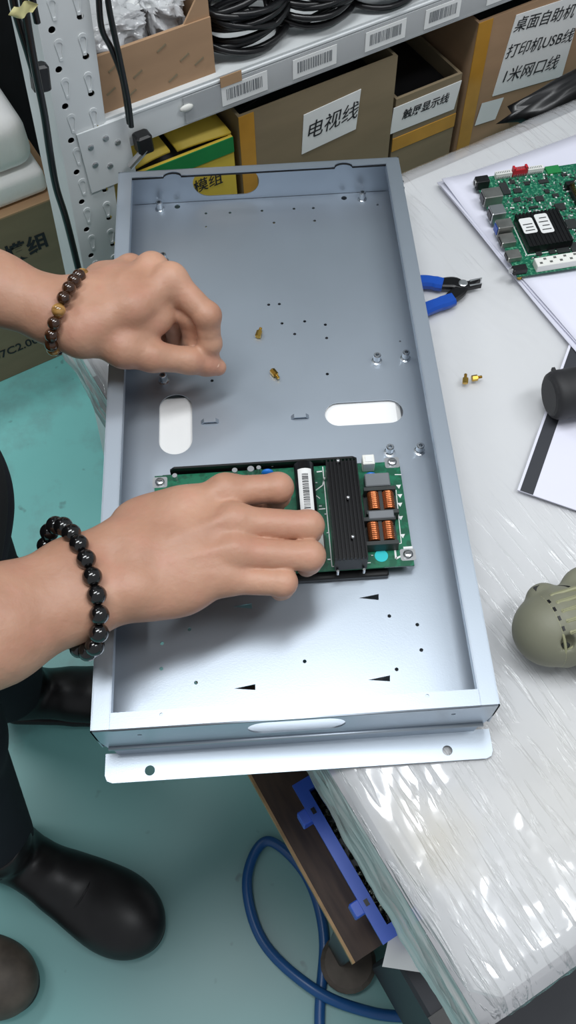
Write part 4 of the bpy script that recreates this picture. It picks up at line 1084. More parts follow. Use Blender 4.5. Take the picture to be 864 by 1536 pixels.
p = px(694, 428, zc); q = MB(); q.lathe([(.0048, 0), (.0048, .0007), (.0038, .0012)], 16, Matrix.Translation((p.x, p.y, zc + .003))); obj('pivot_screw', q, 'silver', cut)
flatbar([(704, 424), (722, 420)], lambda t: .0012 * (1 - .5 * t), .0066, 'cutting_edge', 'silver', .0003)
flatbar([(704, 431), (722, 428)], lambda t: .0012 * (1 - .5 * t), .0066, 'cutting_edge', 'silver', .0003)

# --- brass standoffs
def standoff(p, yaw, tilt, label, group, L_=.0075, stud=.0045, r=.0031):
    mw = Matrix.Translation(p) @ Matrix.Rotation(yaw, 4, 'Z') @ Matrix.Rotation(tilt, 4, 'Y')
    t = thing('brass_standoff', label, 'standoff', mw=mw, group=group)
    rot = Matrix.Rotation(PI / 2, 4, 'Y')
    q = MB(); q.lathe([(r * .86, -L_ / 2), (r, -L_ / 2 + .0004), (r, L_ / 2 - .0004), (r * .86, L_ / 2)], 6, rot); obj('hex_body', q, 'brass', t, local=True)
    q = MB(); pr = [(.0014, L_ / 2)]
    for i in range(6): pr += [(.0016, L_ / 2 + stud * (i + .3) / 6), (.0013, L_ / 2 + stud * (i + .8) / 6)]
    q.lathe(pr + [(.0010, L_ / 2 + stud)], 10, rot); obj('threaded_stud', q, 'brass', t, local=True)
    return t
G1 = 'loose brass standoffs'
standoff(px(388, 501, ZB + .0031), math.radians(72), 0, 'loose brass standoff on the tray floor, nearer the tray\'s far end', G1)
standoff(px(411, 559, ZB + .0031), math.radians(-60), 0, 'loose brass standoff on the tray floor right of the pinching thumb', G1)
standoff(px(698, 571, FT + .0045), math.radians(80), math.radians(-12), 'loose brass standoff on the table film, left of a touching pair', G1, L_=.006)
standoff(px(712, 567, FT + .0040), math.radians(8), 0, 'loose brass standoff on the table film, right of a touching pair', G1, L_=.0062)

# --- printed panel with a charcoal stripe
mw = frame2((.368, .217), math.radians(-27), FT + .0022)
pnl = thing('printed_sheet', 'white printed sheet with a charcoal stripe along its left edge', 'sheet', mw=mw)
q = MB(); q.box((.105, .1485, 0), (.21, .297, .0012)); obj('paper_face', q, 'paper', pnl, local=True)
q = MB(); q.box((.0025 + .006, .1485, .0008), (.0122, .2965, .0003)); obj('stripe', q, 'panel_band', pnl, local=True)

# --- black rubber grip of a tool lying on the panel
ctr = px(835, 592, FT + .0300)
mw = Matrix.Translation((ctr.x - .006, ctr.y, FT + .0280)) @ Matrix.Rotation(math.radians(8), 4, 'Z') @ Matrix.Rotation(PI / 2, 4, 'Y')
gr = thing('rubber_grip', 'black rubber tool grip with a blunt rounded end, resting across the striped sheet', 'tool grip', mw=mw)
q = MB(); q.lathe([(.017, 0), (.0215, .0015), (.0232, .005), (.0236, .011), (.0234, .013), (.0238, .022), (.0240, .050), (.0230, .090), (.0215, .130), (.0215, .150)], 30); obj('grip', q, 'rubber', gr, local=True, smooth=True)
q = MB(); q.lathe([(.0165, -.0012), (.019, -.0002), (.0205, .0012)], 24); obj('end_face', q, 'rubber', gr, local=True)
for a in (0.5, 2.1): 
    q = MB(); q.box((.0236 * math.cos(a), .0236 * math.sin(a), .0080), (.004, .004, .003)); obj('mould_nub', q, 'rubber', gr, local=True)

# --- olive heat gun lying on its side at the right edge
Zg = FT + .0315
g0 = px(850, 929, Zg)
mwg = Matrix.Translation((g0.x, g0.y - .004, Zg)) @ Matrix.Rotation(math.radians(14), 4, 'Z')
gun = thing('heat_gun', 'olive grey power tool with slotted vents lying on its side, cut by the right edge', 'power tool', mw=mwg)
F = Field((-.05, -.16, -.033), (.22, .06, .045), .0020)
F.cone((-.012, 0, 0), (.16, 0, 0), .0300, .0300, .01, pad=.05)
F.cone((-.020, 0, 0), (-.012, 0, 0), .0235, .0300, .012, pad=.05)
F.cone((.030, -.016, -.004), (.070, -.120, -.006), .024, .021, .02, pad=.05)
F.ell((-.012, .030, .006), (.011, .007, .011), None, .006); F.ell((.026, .031, .006), (.016, .010, .012), None, .010)
F.ell((-.016, -.0200, .0225), (.0055, .0050, .010), None, .002, cut=True)
F.clip_below(-.031)
hb = obj('housing', F.mesh('housing'), 'olive', gun, local=True, smooth=True)
# raised vent panel with ribs and dark slots
for k in range(5):
    y = .0175 - k * .0080; r_ = .0302; z = math.sqrt(max(1e-6, r_ ** 2 - y ** 2))
    ang = math.atan2(z, y) - PI / 2
    mv = Matrix.Translation((.014, y, z + .0005)) @ Matrix.Rotation(ang, 4, 'X')
    q = MB(); q.box((0, 0, 0), (.056, .0036, .0056), mv, ch=.001); obj('vent_rib', q, 'olive_light', gun, local=True)
    if k < 4:
        y2 = y - .0040; z2 = math.sqrt(r_ ** 2 - y2 ** 2); a2 = math.atan2(z2, y2) - PI / 2
        mv = Matrix.Translation((-.0150, y2, z2 + .0003)) @ Matrix.Rotation(a2, 4, 'X'); q = MB(); q.box((0, 0, 0), (.0065, .0036, .0016), mv); obj('vent_slot', q, 'black', gun, local=True)
q = MB(); q.tube(spline([(-.022, -.0240, .0085), (-.010, -.0235, .0190), (.014, -.0190, .0236), (.05, -.0175, .0246), (.15, -.0170, .0250)], 8), .0014, 6); obj('housing_seam', q, 'olive_light', gun, local=True, smooth=True)
q = MB(); q.tube(spline([(-.022, -.0240, .0085), (.002, -.034, .0150), (.026, -.062, .0150), (.048, -.122, .0120)], 8), .0014, 6); obj('housing_seam', q, 'olive_light', gun, local=True, smooth=True)
q = MB(); q.lathe([(.004, 0), (.004, .0012), (.002, .0016)], 12, Matrix.Translation((-.0165, -.0205, .0140)) @ Matrix.Rotation(.7, 4, 'X')); obj('housing_screw', q, 'chip', gun, local=True)
q = MB(); q.tube(spline([(-.004, .0300, .0085), (.002, .0265, .0150), (.006, .0215, .0215)], 5), .0016, 6); obj('panel_gap', q, 'black', gun, local=True)
q = MB(); q.box((-.016, .0310, .0140), (.005, .004, .004)); obj('latch_hole', q, 'black', gun, local=True)
q = MB(); q.box((.030, -.0135, .0275), (.022, .010, .003), Matrix.Rotation(.0, 4, 'X'), ch=.001); obj('switch', q, 'olive_light', gun, local=True)

q = MB(); q.tube([(-.0185, .0293 * math.cos(a * PI / 24), .0293 * math.sin(a * PI / 24)) for a in range(48)], .0012, 6, closed=True); obj('cap_seam', q, 'olive_light', gun, local=True, smooth=True)
# ================================================================ under and beside the table
# --- blue parts bin on the lower shelf
bz0, bz1 = .4535, .552
bs0, bs1, bt0, bt1 = .140, .284, -.214, -.070
bin_ = thing('parts_bin', 'blue plastic parts bin full of small screws on the lower shelf', 'bin', mw=MTB @ Matrix.Translation((bs0, bt0, bz0)))
w_, d_, h_ = bs1 - bs0, bt1 - bt0, bz1 - bz0
q = MB(); q.box((w_ / 2, d_ / 2, .0015), (w_, d_, .003)); obj('bin_floor', q, 'bin', bin_, local=True)
for c, s in (((.0013, d_ / 2, h_ / 2), (.0026, d_, h_)), ((w_ - .0013, d_ / 2, h_ / 2), (.0026, d_, h_)), ((w_ / 2, .0013, h_ / 2), (w_, .0026, h_)), ((w_ / 2, d_ - .0013, h_ / 2), (w_, .0026, h_))):
    q = MB(); q.box(c, s); obj('bin_wall', q, 'bin', bin_, local=True)
obj('rim', plate([(-.009, -.009), (w_ + .006, -.009), (w_ + .006, d_ + .009), (-.009, d_ + .009)], [[(.003, .003), (w_ - .003, .003), (w_ - .003, d_ - .003), (.003, d_ - .003)]], .004, Matrix.Translation((0, 0, h_))), 'bin', bin_, local=True)
for y in (.028, d_ - .022):
    q = MB(); q.box((-.012, y, h_ - .012), (.012, .014, .022), ch=.001); obj('clip', q, 'bin', bin_, local=True)
    q = MB(); q.box((-.003, y, h_ + .0022), (.004, .006, .0008)); obj('clip_slot', q, 'black', bin_, local=True)
random.seed(21); q = MB()
for k in range(1500):
    x = random.uniform(.004, w_ - .004); y = random.uniform(.004, d_ - .004); z = h_ - .014 + random.uniform(0, .006)
    mw = Matrix.Translation((x, y, z)) @ Matrix.Rotation(random.uniform(0, 6), 4, 'Z') @ Matrix.Rotation(random.uniform(-1, 1), 4, 'Y')
    q.lathe([(.0022, 0), (.0022, .0012), (.0010, .0013), (.0009, .0055)], 5, mw)
scr = setp(obj('screws', q, mat('black_oxide_screws', (50, 54, 48), rough=.3, metal=.8, var=.5, scale=300), None, mw=MTB @ Matrix.Translation((bs0, bt0, bz0))), 'heap of small dark screws filling the blue parts bin', 'screws', kind='stuff')
q = MB(); q.box((w_ / 2, d_ / 2, h_ - .020), (w_ - .008, d_ - .008, .012)); obj('screw_bed', q, 'chip', scr)
# --- dark carton with a paper flap, under the near end of the table
dc = thing('dark_carton', 'dark grey carton under the near corner of the table', 'carton', mw=MTB @ Matrix.Translation((.150, -.400, 0)))
for sx_ in (.14, .29):
    q = MB(); q.box((sx_, .08, .0175), (.03, .14, .035)); obj('runner', q, 'wood', dc, local=True)
q = MB(); q.box((.16, .082, .2075), (.32, .164, .345), ch=.004); obj('carton_body', q, 'panel_band', dc, local=True)
q = MB(); q.box((.16, .082, .381), (.32, .03, .0015)); obj('tape_strip', q, 'black', dc, local=True)
pa, pb_, pc, pd = px(586, 1392, .462), px(640, 1400, .470), px(640, 1460, .452), px(573, 1450, .447)
pw = MB(); pw.sheet(lambda a, b: pa.lerp(pb_, a).lerp(pd.lerp(pc, a), b) + Vector((0, 0, .004 * math.sin(b * 3))), 6, 8)
setp(obj('paper_slip', pw, 'label', None, smooth=True), 'white paper slip hanging off the lower shelf beside the blue bin', 'paper')
# --- blue air hose looping over the floor
hp = [(.163, -.36, .0085), (.163, -.21, .0085), (.178, -.096, .0085), (.156, -.012, .0085), (.101, .038, .0085), (.068, -.016, .0085), (.088, -.100, .011), (.160, -.168, .0245), (.236, -.200, .012), (.300, -.210, .0085), (.335, -.215, .0085)]
q = MB(); q.tube(spline(hp, 14), .0078, 12)
setp(obj('air_hose', q, 'hose', None, smooth=True), 'blue hose lying in a loop on the teal floor', 'hose')
# ================================================================ storage rack behind the table
rack = thing('storage_rack', 'grey perforated steel rack with a price-labelled shelf beam, behind the table', 'rack', mw=MSH)
LEAN = math.radians(4.9)
MLEAN = Matrix.Translation((0, 0, .80)) @ Matrix.Rotation(LEAN, 4, 'Y') @ Matrix.Translation((0, 0, -.80))
PX0, PX1 = -.0845, -.0325                       # front face of the upright at z .80
def keyhole(x, z, flip=1):
    r1, r2 = .0045, .0024
    o = [(x + r1 * math.cos(a), z + .007 + r1 * math.sin(a)) for a in [math.radians(t) for t in range(-30, 211, 30)]]
    return o + [(x - r2, z - .004), (x - r2 * .7, z - .010), (x + r2 * .7, z - .010), (x + r2, z - .004)]
def post(x0, x1, d, z0, z1, detail=True):
    hs = []
    z = .475
    while z < z1 - .03 and detail:
        hs.append(circ(x0 + .012, z + .004, .0036, 12)); hs.append(circ(x1 - .011, z + .010, .0036, 12)); z += .0385
    me = plate([(x0, z0), (x1, z0), (x1, z1), (x0, z1)], hs, .0016, Matrix.Translation((0, d, 0)) @ MXZ); me.transform(MLEAN)
    return me
fp = obj('upright', post(PX0, PX1, 0, .0, 1.30), 'post', rack, local=True)
q = MB(); q.box((PX0 + .0008, .044, .65), (.0016, .088, 1.30), MLEAN); obj('upright_side', q, 'post', fp)
q = MB(); q.box((PX1 - .0008, .008, .65), (.0016, .016, 1.30), MLEAN); obj('upright_return', q, 'post', fp)
q = MB(); q.box(((PX0 + PX1) / 2, .022, .65), (PX1 - PX0 - .004, .002, 1.30), MLEAN); obj('upright_shade_plate', q, 'black', fp)  # added black plate: shade inside the post put in as colour
# pressed keyhole lugs between the holes
z = .475
while z < 1.24:
    for xx, dep in ((PX0 + .016, .0007), (PX1 - .012, .0012)):
        q = MB(); me = plate(keyhole(xx, z + .022), [[(a * .72 + xx * .28, b * .72 + (z + .022) * .28) for a, b in keyhole(xx, z + .022)]], dep, Matrix.Translation((0, -.0012, 0)) @ MXZ); me.transform(MLEAN)
        obj('keyhole_lug', me, 'post', fp)
    z += .0385
for k, (x, d) in enumerate(((.12, .40), (1.12, 0), (1.12, .40))):
    q = MB(); q.box((x + .026, d, .65), (.052, .0016, 1.30), None); q.box((x + .0008, d - .03, .65), (.0016, .06, 1.30), None); obj('upright', q, 'post', rack, local=True)
# beam: folded channel, then deck
BZ0, BZ1 = .800, .840
q = MB(); q.box((.545, .001, (BZ0 + BZ1) / 2), (1.155, .002, BZ1 - BZ0), ch=.0006); q.box((.545, .010, BZ1), (1.155, .020, .002)); q.box((.545, .010, BZ0), (1.155, .020, .002)); bm_ = obj('beam', q, 'post', rack, local=True)
q = MB(); q.box((.545, .001, BZ1 - .004), (1.155, .0045, .004), ch=.001); obj('beam_ridge', q, 'post', bm_)
q = MB(); q.box((.545, .21, BZ1 - .006), (1.15, .40, .010)); obj('shelf_deck', q, 'post', rack, local=True)
q = MB(); q.box((.545, .21, .395), (1.15, .40, .012)); obj('shelf_deck', q, 'post', rack, local=True)
q = MB(); q.box((.545, .21, 1.255), (1.15, .40, .012)); obj('shelf_deck', q, 'post', rack, local=True)
br = MB(); br.box((-.036, -.0022, .800), (.055, .0022, .074)); bk = obj('beam_bracket', br, 'post', rack, local=True)
for x, z in ((-.052, .818), (-.034, .822), (-.052, .796), (-.036, .788), (-.022, .812)):
    q = MB(); q.lathe([(.0034, 0), (.0034, .0010), (.0022, .0016)], 12, Matrix.Translation((x, -.0033, z)) @ Matrix.Rotation(PI / 2, 4, 'X')); obj('rivet', q, 'silver', bk)
# clear label rail with barcode cards
q = MB(); q.box((.56, -.0025, .8185), (1.00, .0010, .031)); rail = obj('label_rail', q, film_material('clear_rail', .45, (206, 208, 210), (20, 20, 20), .05), rack, local=True)
random.seed(4)
for u0, v0, u1, v1 in ((331, 148, 398, 100), (437, 108, 503, 62), (545, 72, 607, 30), (634, 36, 690, -4), (728, 0, 780, -40)):
    s0, z0 = sv(u0, v0); s1, z1 = sv(u1, v1); zc_ = .8185
    q = MB(); q.box(((s0 + s1) / 2, -.0034, zc_), (s1 - s0, .0006, .023)); cd = obj('price_card', q, 'label', rail)
    q = MB(); x = s0 + .006
    while x < s1 - .006:
        ww = random.choice((.0006, .001, .0016)); q.box((x + ww / 2, -.0040, zc_ + .001), (ww, .0003, .013)); x += ww + random.choice((.0008, .0014))
    bc = obj('barcode', q, 'grey_plastic', cd); bc['kind'] = 'stuff'
q = MB(); q.box((.118, -.0040, .836), (.026, .0012, .012), Matrix.Rotation(0, 4, 'Y')); obj('tape_scrap', q, 'card_light', rail)
# clip and torn tape at the beam's end
cl = MB(); cl.cyl(Vector((-.018, -.014, .786)), Vector((.004, -.014, .800)), .0042, 10); ck_ = obj('cable_clamp', cl, 'silver', rack, local=True)
q = MB(); q.box((.004, -.010, .806), (.018, .016, .022), ch=.002); obj('clamp_jaw', q, 'black', ck_)
q = MB(); q.sphere((.062, -.004, .822), .006, 10, 6, (1.4, .4, .7)); obj('glue_blob', q, 'white_plastic', rack, local=True, smooth=True)

# ================================================================ cartons
def carton(nm, label, s0, s1, d0, d1, z0, z1, m, wall=.004, rot=0.0, front_z=None, inner='card_dark', group=None):
    mw = MSH @ Matrix.Translation(((s0 + s1) / 2, d0, z0)) @ Matrix.Rotation(rot, 4, 'Z')
    t = thing(nm, label, 'box', mw=mw, group=group); w, d, h = s1 - s0, d1 - d0, z1 - z0
    fh = (front_z - z0) if front_z else h
    for nm2, c, sz in (('front_panel', (0, wall / 2, fh / 2), (w, wall, fh)), ('back_panel', (0, d - wall / 2, h / 2), (w, wall, h)),
                       ('side_panel', (-w / 2 + wall / 2, d / 2, h / 2), (wall, d - 2 * wall, h)), ('side_panel', (w / 2 - wall / 2, d / 2, h / 2), (wall, d - 2 * wall, h)),
                       ('bottom_panel', (0, d / 2, wall / 2), (w - 2 * wall, d - 2 * wall, wall))):
        q = MB(); q.box(c, sz); obj(nm2, q, m, t, local=True)
    return t, w, d, fh
def face_note(parent, pts, text_rows, m='label', dy=-.0012):
    """a paper note on the front: pts are local x, z corners (bl, br, tr, tl)"""
    q = MB(); q.add([(x, dy, z) for x, z in pts] + [(x, dy + .0008, z) for x, z in pts], [(0, 1, 2, 3), (7, 6, 5, 4), (0, 4, 5, 1), (1, 5, 6, 2), (2, 6, 7, 3), (3, 7, 4, 0)])
    n = obj('paper_note', q, m, parent, local=True)
    bl, br_, tr_, tl_ = [Vector((p[0], p[1])) for p in pts]
    for body, a, b, size, thick in text_rows:
        c = bl.lerp(br_, a).lerp(tl_.lerp(tr_, a), b)
        ex = (br_ - bl).normalized(); ez = (tl_ - bl).normalized()
        mw = Matrix(((ex.x, ez.x, 0, c.x), (0, 0, -1, dy - .0006), (ex.y, ez.y, 0, c.y), (0, 0, 0, 1)))
        obj('handwriting', text_mesh(body, size, mw, .12, thick), 'ink', n)
    return n
def loc2(t, u, v, d):
    s, z = sv(u, v, d); p = t.matrix_world.inverted() @ SH(s, d, z); return p.x, p.z
# upper shelf carton with clear bags
up_, w, d, fh = carton('open_carton', 'brown open carton holding clear bags on the upper shelf', -.030, .106, .008, .22, .8405, .930, 'card', front_z=.902)
q = MB(); q.add([(w / 2 - .030, .002, fh - .001), (w / 2, .002, fh - .001), (w / 2, .002, fh + .030), (w / 2 - .012, .002, fh + .022), (w / 2 - .030, .0045, fh - .001), (w / 2, .0045, fh - .001), (w / 2, .0045, fh + .030), (w / 2 - .012, .0045, fh + .022)],
                [(0, 1, 2, 3), (7, 6, 5, 4), (0, 4, 5, 1), (1, 5, 6, 2), (2, 6, 7, 3), (3, 7, 4, 0)]); obj('torn_flap', q, 'card', up_, local=True)
for k, (x, z) in enumerate(((-.045, .045), (-.02, .030), (.010, .048), (.034, .030), (.050, .020), (-.030, .012), (.018, .012), (-.052, .022))):
    q = MB(); q.box((x, -.0004, z), (.012, .0004, .0022), Matrix.Translation((x, 0, z)) @ Matrix.Rotation(-.45, 4, 'Y') @ Matrix.Translation((-x, 0, -z))); obj('print_dash', q, 'card_dark', up_, local=True)
def bag(nm, label, c, rx, ry, rz, seed, m='bag', cat='bag'):
    q = MB(); q.sphere((0, 0, 0), 1, 72, 44)
    vs = []
    for x, y, z in q.v:
        k = 1 + .20 * nz(x * 1.7 + seed, y * 1.7, z * 1.7, 2) + .22 * max(0, ridge(x * 2.6 + seed, y * 2.6, z * 2.6)) ** 2 + .10 * max(0, ridge(x * 7, y * 7 + seed, z * 7)) ** 2 - .12
        f = lambda t: math.copysign(abs(t) ** .6, t)
        vs.append((f(x) * rx * k, f(y) * ry * k, f(z) * rz * k))
    q.v = vs
    return setp(obj(nm, q, m, None, mw=MSH @ Matrix.Translation(c), smooth=True), label, cat)
bag('clear_bag', 'crumpled clear bag at the left of the upper open carton', (-.002, .090, .893), .052, .072, .026, 3)
bag('clear_bag', 'crumpled clear bag at the right of the upper open carton', (.072, .105, .890), .026, .075, .030, 9)
for i, (s, r, z) in enumerate(((.0, .5, .915), (.066, -.25, .918))):
    q = MB(); q.sheet(lambda a, b: ((a - .5) * .085, (b - .5) * .13, .006 * math.sin(a * 3) + .012 * b), 8, 8)
    setp(obj('printed_leaflet', q, 'label', None, mw=MSH @ Matrix.Translation((s, .11, z)) @ Matrix.Rotation(r, 4, 'Z') @ Matrix.Rotation(.25, 4, 'X'), smooth=True),
         ('white leaflet inside the left clear bag of the upper carton', 'white leaflet inside the right clear bag of the upper carton')[i], 'leaflet')
# black cable coils beside it
random.seed(15)
def coil(label, s, d, z, R_, squash, seed, turns=9):
    random.seed(seed); q = MB(); pts = []
    ph = random.uniform(0, 6)
    for i in range(turns * 22):
        a = 2 * PI * i / 22; t = i / (turns * 22)
        r = R_ * (1 + .18 * math.sin(a * 1.37 + ph) * random.uniform(.6, 1)) ; zz = .008 + .052 * abs(math.sin(t * 7 + ph)) + .012 * math.sin(a * .7 + ph)
        pts.append((r * math.cos(a + ph) * 1.25, r * squash * math.sin(a + ph), zz))
    q.tube(spline(pts[::2], 3), .0036, 7)
    t = thing('cable_coil', label, 'cable', mw=MSH @ Matrix.Translation((s, d, z)), group='black cable coils on the upper shelf')
    obj('cable', q, 'cable', t, local=True, smooth=True)
    q = MB(); q.lathe([(.012, -.005), (.013, 0), (.012, .005)], 12, Matrix.Translation((R_ * 1.2, 0, .022)) @ Matrix.Rotation(PI / 2, 4, 'X')); obj('tie', q, 'black', t, local=True)
    q = MB(); q.box((-R_ * .5, -R_ * squash * .8, .050), (.026, .014, .012), ch=.002); obj('plug', q, 'cable', t, local=True)
    return t
for i, (s, d, R_, lab) in enumerate(((.160, .042, .038, 'black cable coil touching the upper open carton'), (.250, .042, .039, 'black cable coil on the upper shelf, second from the carton'),
                                     (.340, .042, .039, 'black cable coil on the upper shelf, third from the carton'), (.430, .042, .038, 'black cable coil on the upper shelf, fourth from the carton'),
                                     (.195, .150, .038, 'black cable coil in the back row, nearest the upper carton'), (.295, .152, .038, 'black cable coil in the middle of the back row'), (.395, .152, .038, 'black cable coil at the far right of the back row'),
                                     (.520, .042, .038, 'black cable coil at the right end of the upper shelf row'))):
    coil(lab, s, d, .8405 + 0, R_, .95, 30 + i, 12)
# yellow and green carton under the beam
ye, w, d, fh = carton('yellow_carton', 'yellow carton with a green band, behind the far end of the tray', -.030, .118, .004, .26, .4015, .759, 'yellow')
q = MB(); q.box((0, -.0008, fh - .010), (w, .0012, .020)); obj('green_band', q, 'green', ye, local=True)
q = MB(); q.add([(-w / 2, -.0015, fh - .021), (-w / 2 + .07, -.0015, fh - .021), (-w / 2, -.0015, fh - .045)], [(0, 1, 2)]); obj('green_wedge', q, 'green', ye, local=True)
for sx, yy, zz, m_ in ((-1, .06, .010, 'yellow'), (1, .09, .004, 'yellow')):
    q = MB(); q.sheet(lambda a, b: (sx * w / 2 - sx * a * w * .47, b * .25 + .004, fh + .0005 + zz * math.sin(a * 1.5) * (1 - .3 * b)), 6, 4); o = obj('top_flap', q, m_, ye, local=True, smooth=True); sm = o.modifiers.new('t', 'SOLIDIFY'); sm.thickness = .003
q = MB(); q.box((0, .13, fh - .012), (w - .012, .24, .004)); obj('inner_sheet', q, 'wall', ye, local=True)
a = ye.matrix_world.inverted() @ SH(*(lambda sz: (sz[0], .004, sz[1]))(sv(308, 276, .004)))
obj('print_characters', text_mesh('模组', .020, Matrix.Translation((a.x + .004, -.0008, a.z)) @ MXZ, 0, .0001), 'ink', ye, local=True)
# carton A: 电视线
cA, w, d, fh = carton('note_carton', 'open brown carton with a handwritten note, directly behind the tray', .126, .346, .002, .30, .4015, .782, 'card_dark')
q = MB(); q.box((-w / 2 + .010, -.0006, fh - .10), (.020, .0010, .20)); obj('amber_tape', q, 'tape', cA, local=True)
face_note(cA, [loc2(cA, 452, 231, .002), loc2(cA, 533, 193, .002), loc2(cA, 541, 133, .002), loc2(cA, 455, 172, .002)], [('电视线', .52, .50, .0255, .0001)])
q = MB(); q.box((0, d / 2, fh - .05), (w - .012, d - .02, .02)); obj('packed_cable', q, 'black', cA, local=True)
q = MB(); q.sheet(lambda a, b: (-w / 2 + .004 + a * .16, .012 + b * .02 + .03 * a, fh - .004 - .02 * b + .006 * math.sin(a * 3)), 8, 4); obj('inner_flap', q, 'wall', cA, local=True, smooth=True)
# carton B: lower, with a long note
cB, w, d, fh = carton('note_carton', 'lower brown carton with a torn printed note, between the two tall ones', .352, .455, .004, .28, .4015, .720, 'card_dark')
face_note(cB, [loc2(cB, 584, 201, .004), loc2(cB, 680, 163, .004), loc2(cB, 692, 120, .004), loc2(cB, 590, 162, .004)], [('触屏显示线', .5, .56, .0148, .00025)])
q = MB(); q.box((0, -.0006, fh - .068), (w, .0010, .020)); obj('amber_tape', q, 'tape', cB, local=True)
q = MB(); q.box((0, d / 2, fh - .03), (w - .012, d - .02, .02)); obj('packed_cable', q, 'black', cB, local=True)
# carton C: tall, with the big note
cC, w, d, fh = carton('note_carton', 'tall brown carton with a large three-line handwritten note, at the right', .464, .80, .000, .30, .4015, .785, 'card')
q = MB(); q.box((-w / 2 + .011, -.0006, fh - .10), (.022, .0010, .20)); obj('amber_tape', q, 'tape', cC, local=True)
face_note(cC, [loc2(cC, 738, 144, 0), loc2(cC, 842, 114, 0), loc2(cC, 878, -12, 0), loc2(cC, 774, 22, 0)],
          [('桌面自助机', .46, .84, .0205, .0001), ('打印机USB线', .50, .53, .0205, .0001), ('1米网口线', .46, .22, .0225, .0001)])
q = MB(); bl = [loc2(cC, 711, 188, 0), loc2(cC, 742, 178, 0), loc2(cC, 755, 145, 0), loc2(cC, 722, 154, 0)]
q.add([(x, -.0014, z) for x, z in bl], [(0, 1, 2, 3)]); obj('blank_sticker', q, 'label', cC, local=True)
a = loc2(cC, 790, 160, 0); q = MB(); q.box((a[0], -.0008, a[1]), (.055, .001, .03)); obj('amber_tape', q, 'tape', cC, local=True)
q = MB(); q.box((0, d / 2, fh - .02), (w - .012, d - .02, .02)); obj('packed_cable', q, 'black', cC, local=True)
# black bag along the table's far edge
q = MB(); q.sphere((0, 0, 0), 1, 30, 14)
vs = []
for x, y, z in q.v:
    k = 1 + .18 * nz(x * 2.2, y * 2.2, z * 2.2 + 5, 3) + .10 * max(0, ridge(x * 5, y * 3, z * 3)); vs.append((x * .17 * k, y * .024 * k, z * .030 * k))
q.v = vs
s_, z_ = sv(850, 160, -.055)
setp(obj('black_bag', q, 'cable', None, mw=MSH @ Matrix.Translation((s_ + .075, -.055, .674)), smooth=True), 'shiny black plastic bag wedged between the table and the tall carton', 'bag')

# ================================================================ left of the rack: floor carton, foam blocks, cables
lc, w, d, fh = carton('floor_carton', 'large brown carton with printed characters on the floor at left', -.46, .010, .484, .86, .001, .372, 'card_dark')
q = MB(); q.box((0, d / 2, fh + .0015), (w, d, .003)); obj('top_panel', q, 'card_light', lc, local=True)
a = loc2(lc, 40, 374, .484)
obj('print_characters', text_mesh('显示模组', .043, Matrix.Translation((a[0] - .042, -.0008, a[1])) @ MXZ, 0, .0012), 'ink', lc, local=True)
a = loc2(lc, 30, 520, .484)
obj('print_characters', text_mesh('A4007C2.000', .028, Matrix.Translation((a[0] - .025, -.0008, a[1])) @ MXZ, 0, .0004), 'ink', lc, local=True)
def soft_block(nm, label, s0, s1, d0, d1, z0, z1, r=.02):
    q = MB(); q.box((0, 0, 0), (s1 - s0, d1 - d0, z1 - z0))
    o = setp(obj(nm, q, 'foam', None, mw=MSH @ Matrix.Translation(((s0 + s1) / 2, (d0 + d1) / 2, (z0 + z1) / 2)), smooth=True), label, 'foam block', 'white foam blocks on the floor carton')
    b = o.modifiers.new('b', 'BEVEL'); b.width = r; b.segments = 4
    return o
soft_block('foam_block', 'lower thin white foam block on the floor carton', -.44, -.010, .50, .84, .3765, .424, .012)
soft_block('foam_block', 'upper thick white foam block on the floor carton', -.44, -.012, .51, .83, .4245, .520, .03)
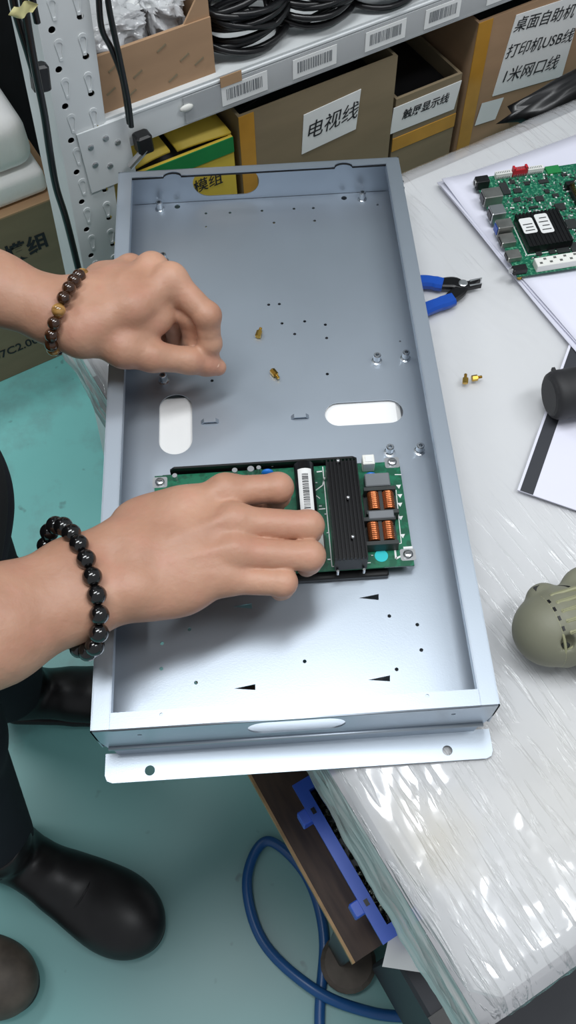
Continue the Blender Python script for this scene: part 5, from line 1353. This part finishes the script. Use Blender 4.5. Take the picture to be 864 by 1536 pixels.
q = MB(); q.box((-.14, 1.02, .55), (.90, .28, 1.10), ch=.01); setp(obj('black_cabinet', q, 'shirt', None, mw=MSH), 'black cabinet standing behind the white foam blocks', 'cabinet')
def hang(label, pts, r, m='cable', extra=None):
    q = MB(); q.tube(spline([SH(*p) for p in pts], 8), r, 8)
    return setp(obj('hanging_cable', q, m, None, smooth=True), label, 'cable', 'black cables hanging by the rack')
def svd(u, v, d): s, z = sv(u, v, d); return (s, d, z)
hang('black cable hanging left of the rack post, leftmost', [svd(16, -30, -.02), svd(24, 20, -.02), svd(42, 80, -.02), svd(52, 115, -.02)], .0036)
hang('long black cable hanging down past the left of the rack post', [svd(32, -30, -.03), svd(40, 30, -.03), svd(52, 100, -.03), svd(66, 170, -.03), svd(75, 230, -.03), svd(84, 280, -.03), svd(98, 325, -.03), svd(112, 380, -.03), svd(126, 440, -.03)], .0038)
hang('short black cable hugging the left side of the rack post', [svd(44, -30, -.015), svd(51, 10, -.015), svd(56, 34, -.015)], .0032)
hang('black cable hanging right of the rack post, left strand', [svd(147, -30, -.012), svd(152, 40, -.012), svd(168, 75, -.012), svd(184, 120, -.012), svd(194, 185, -.012)], .0030)
hang('black cable hanging right of the rack post, right strand', [svd(158, -30, -.018), svd(165, 20, -.018), svd(180, 90, -.018), svd(192, 150, -.018), svd(197, 190, -.018)], .0030)
a = SH(*svd(60, 116, -.016)); q = MB(); q.box((0, 0, 0), (.017, .012, .026), ch=.002); 
ad = setp(obj('cable_box', q, 'black', None, mw=Matrix.Translation(a) @ Matrix.Rotation(YAW, 4, 'Z') @ Matrix.Rotation(.15, 4, 'Y')), 'small black plug box clipped to the cables left of the rack post', 'plug')
a = SH(*svd(34, 13, -.042)); q = MB(); q.sheet(lambda i, j: ((i - .5) * .028 * (1 - abs(j - .5)), -.002 - .003 * math.sin(i * 6), (j - .5) * .010), 8, 4)
setp(obj('yellow_tie', q, mat('pale_yellow_tape', (214, 208, 150), rough=.6), None, mw=Matrix.Translation(a) @ Matrix.Rotation(YAW, 4, 'Z'), smooth=True), 'pale yellow tape tie around the cables left of the post', 'tape')
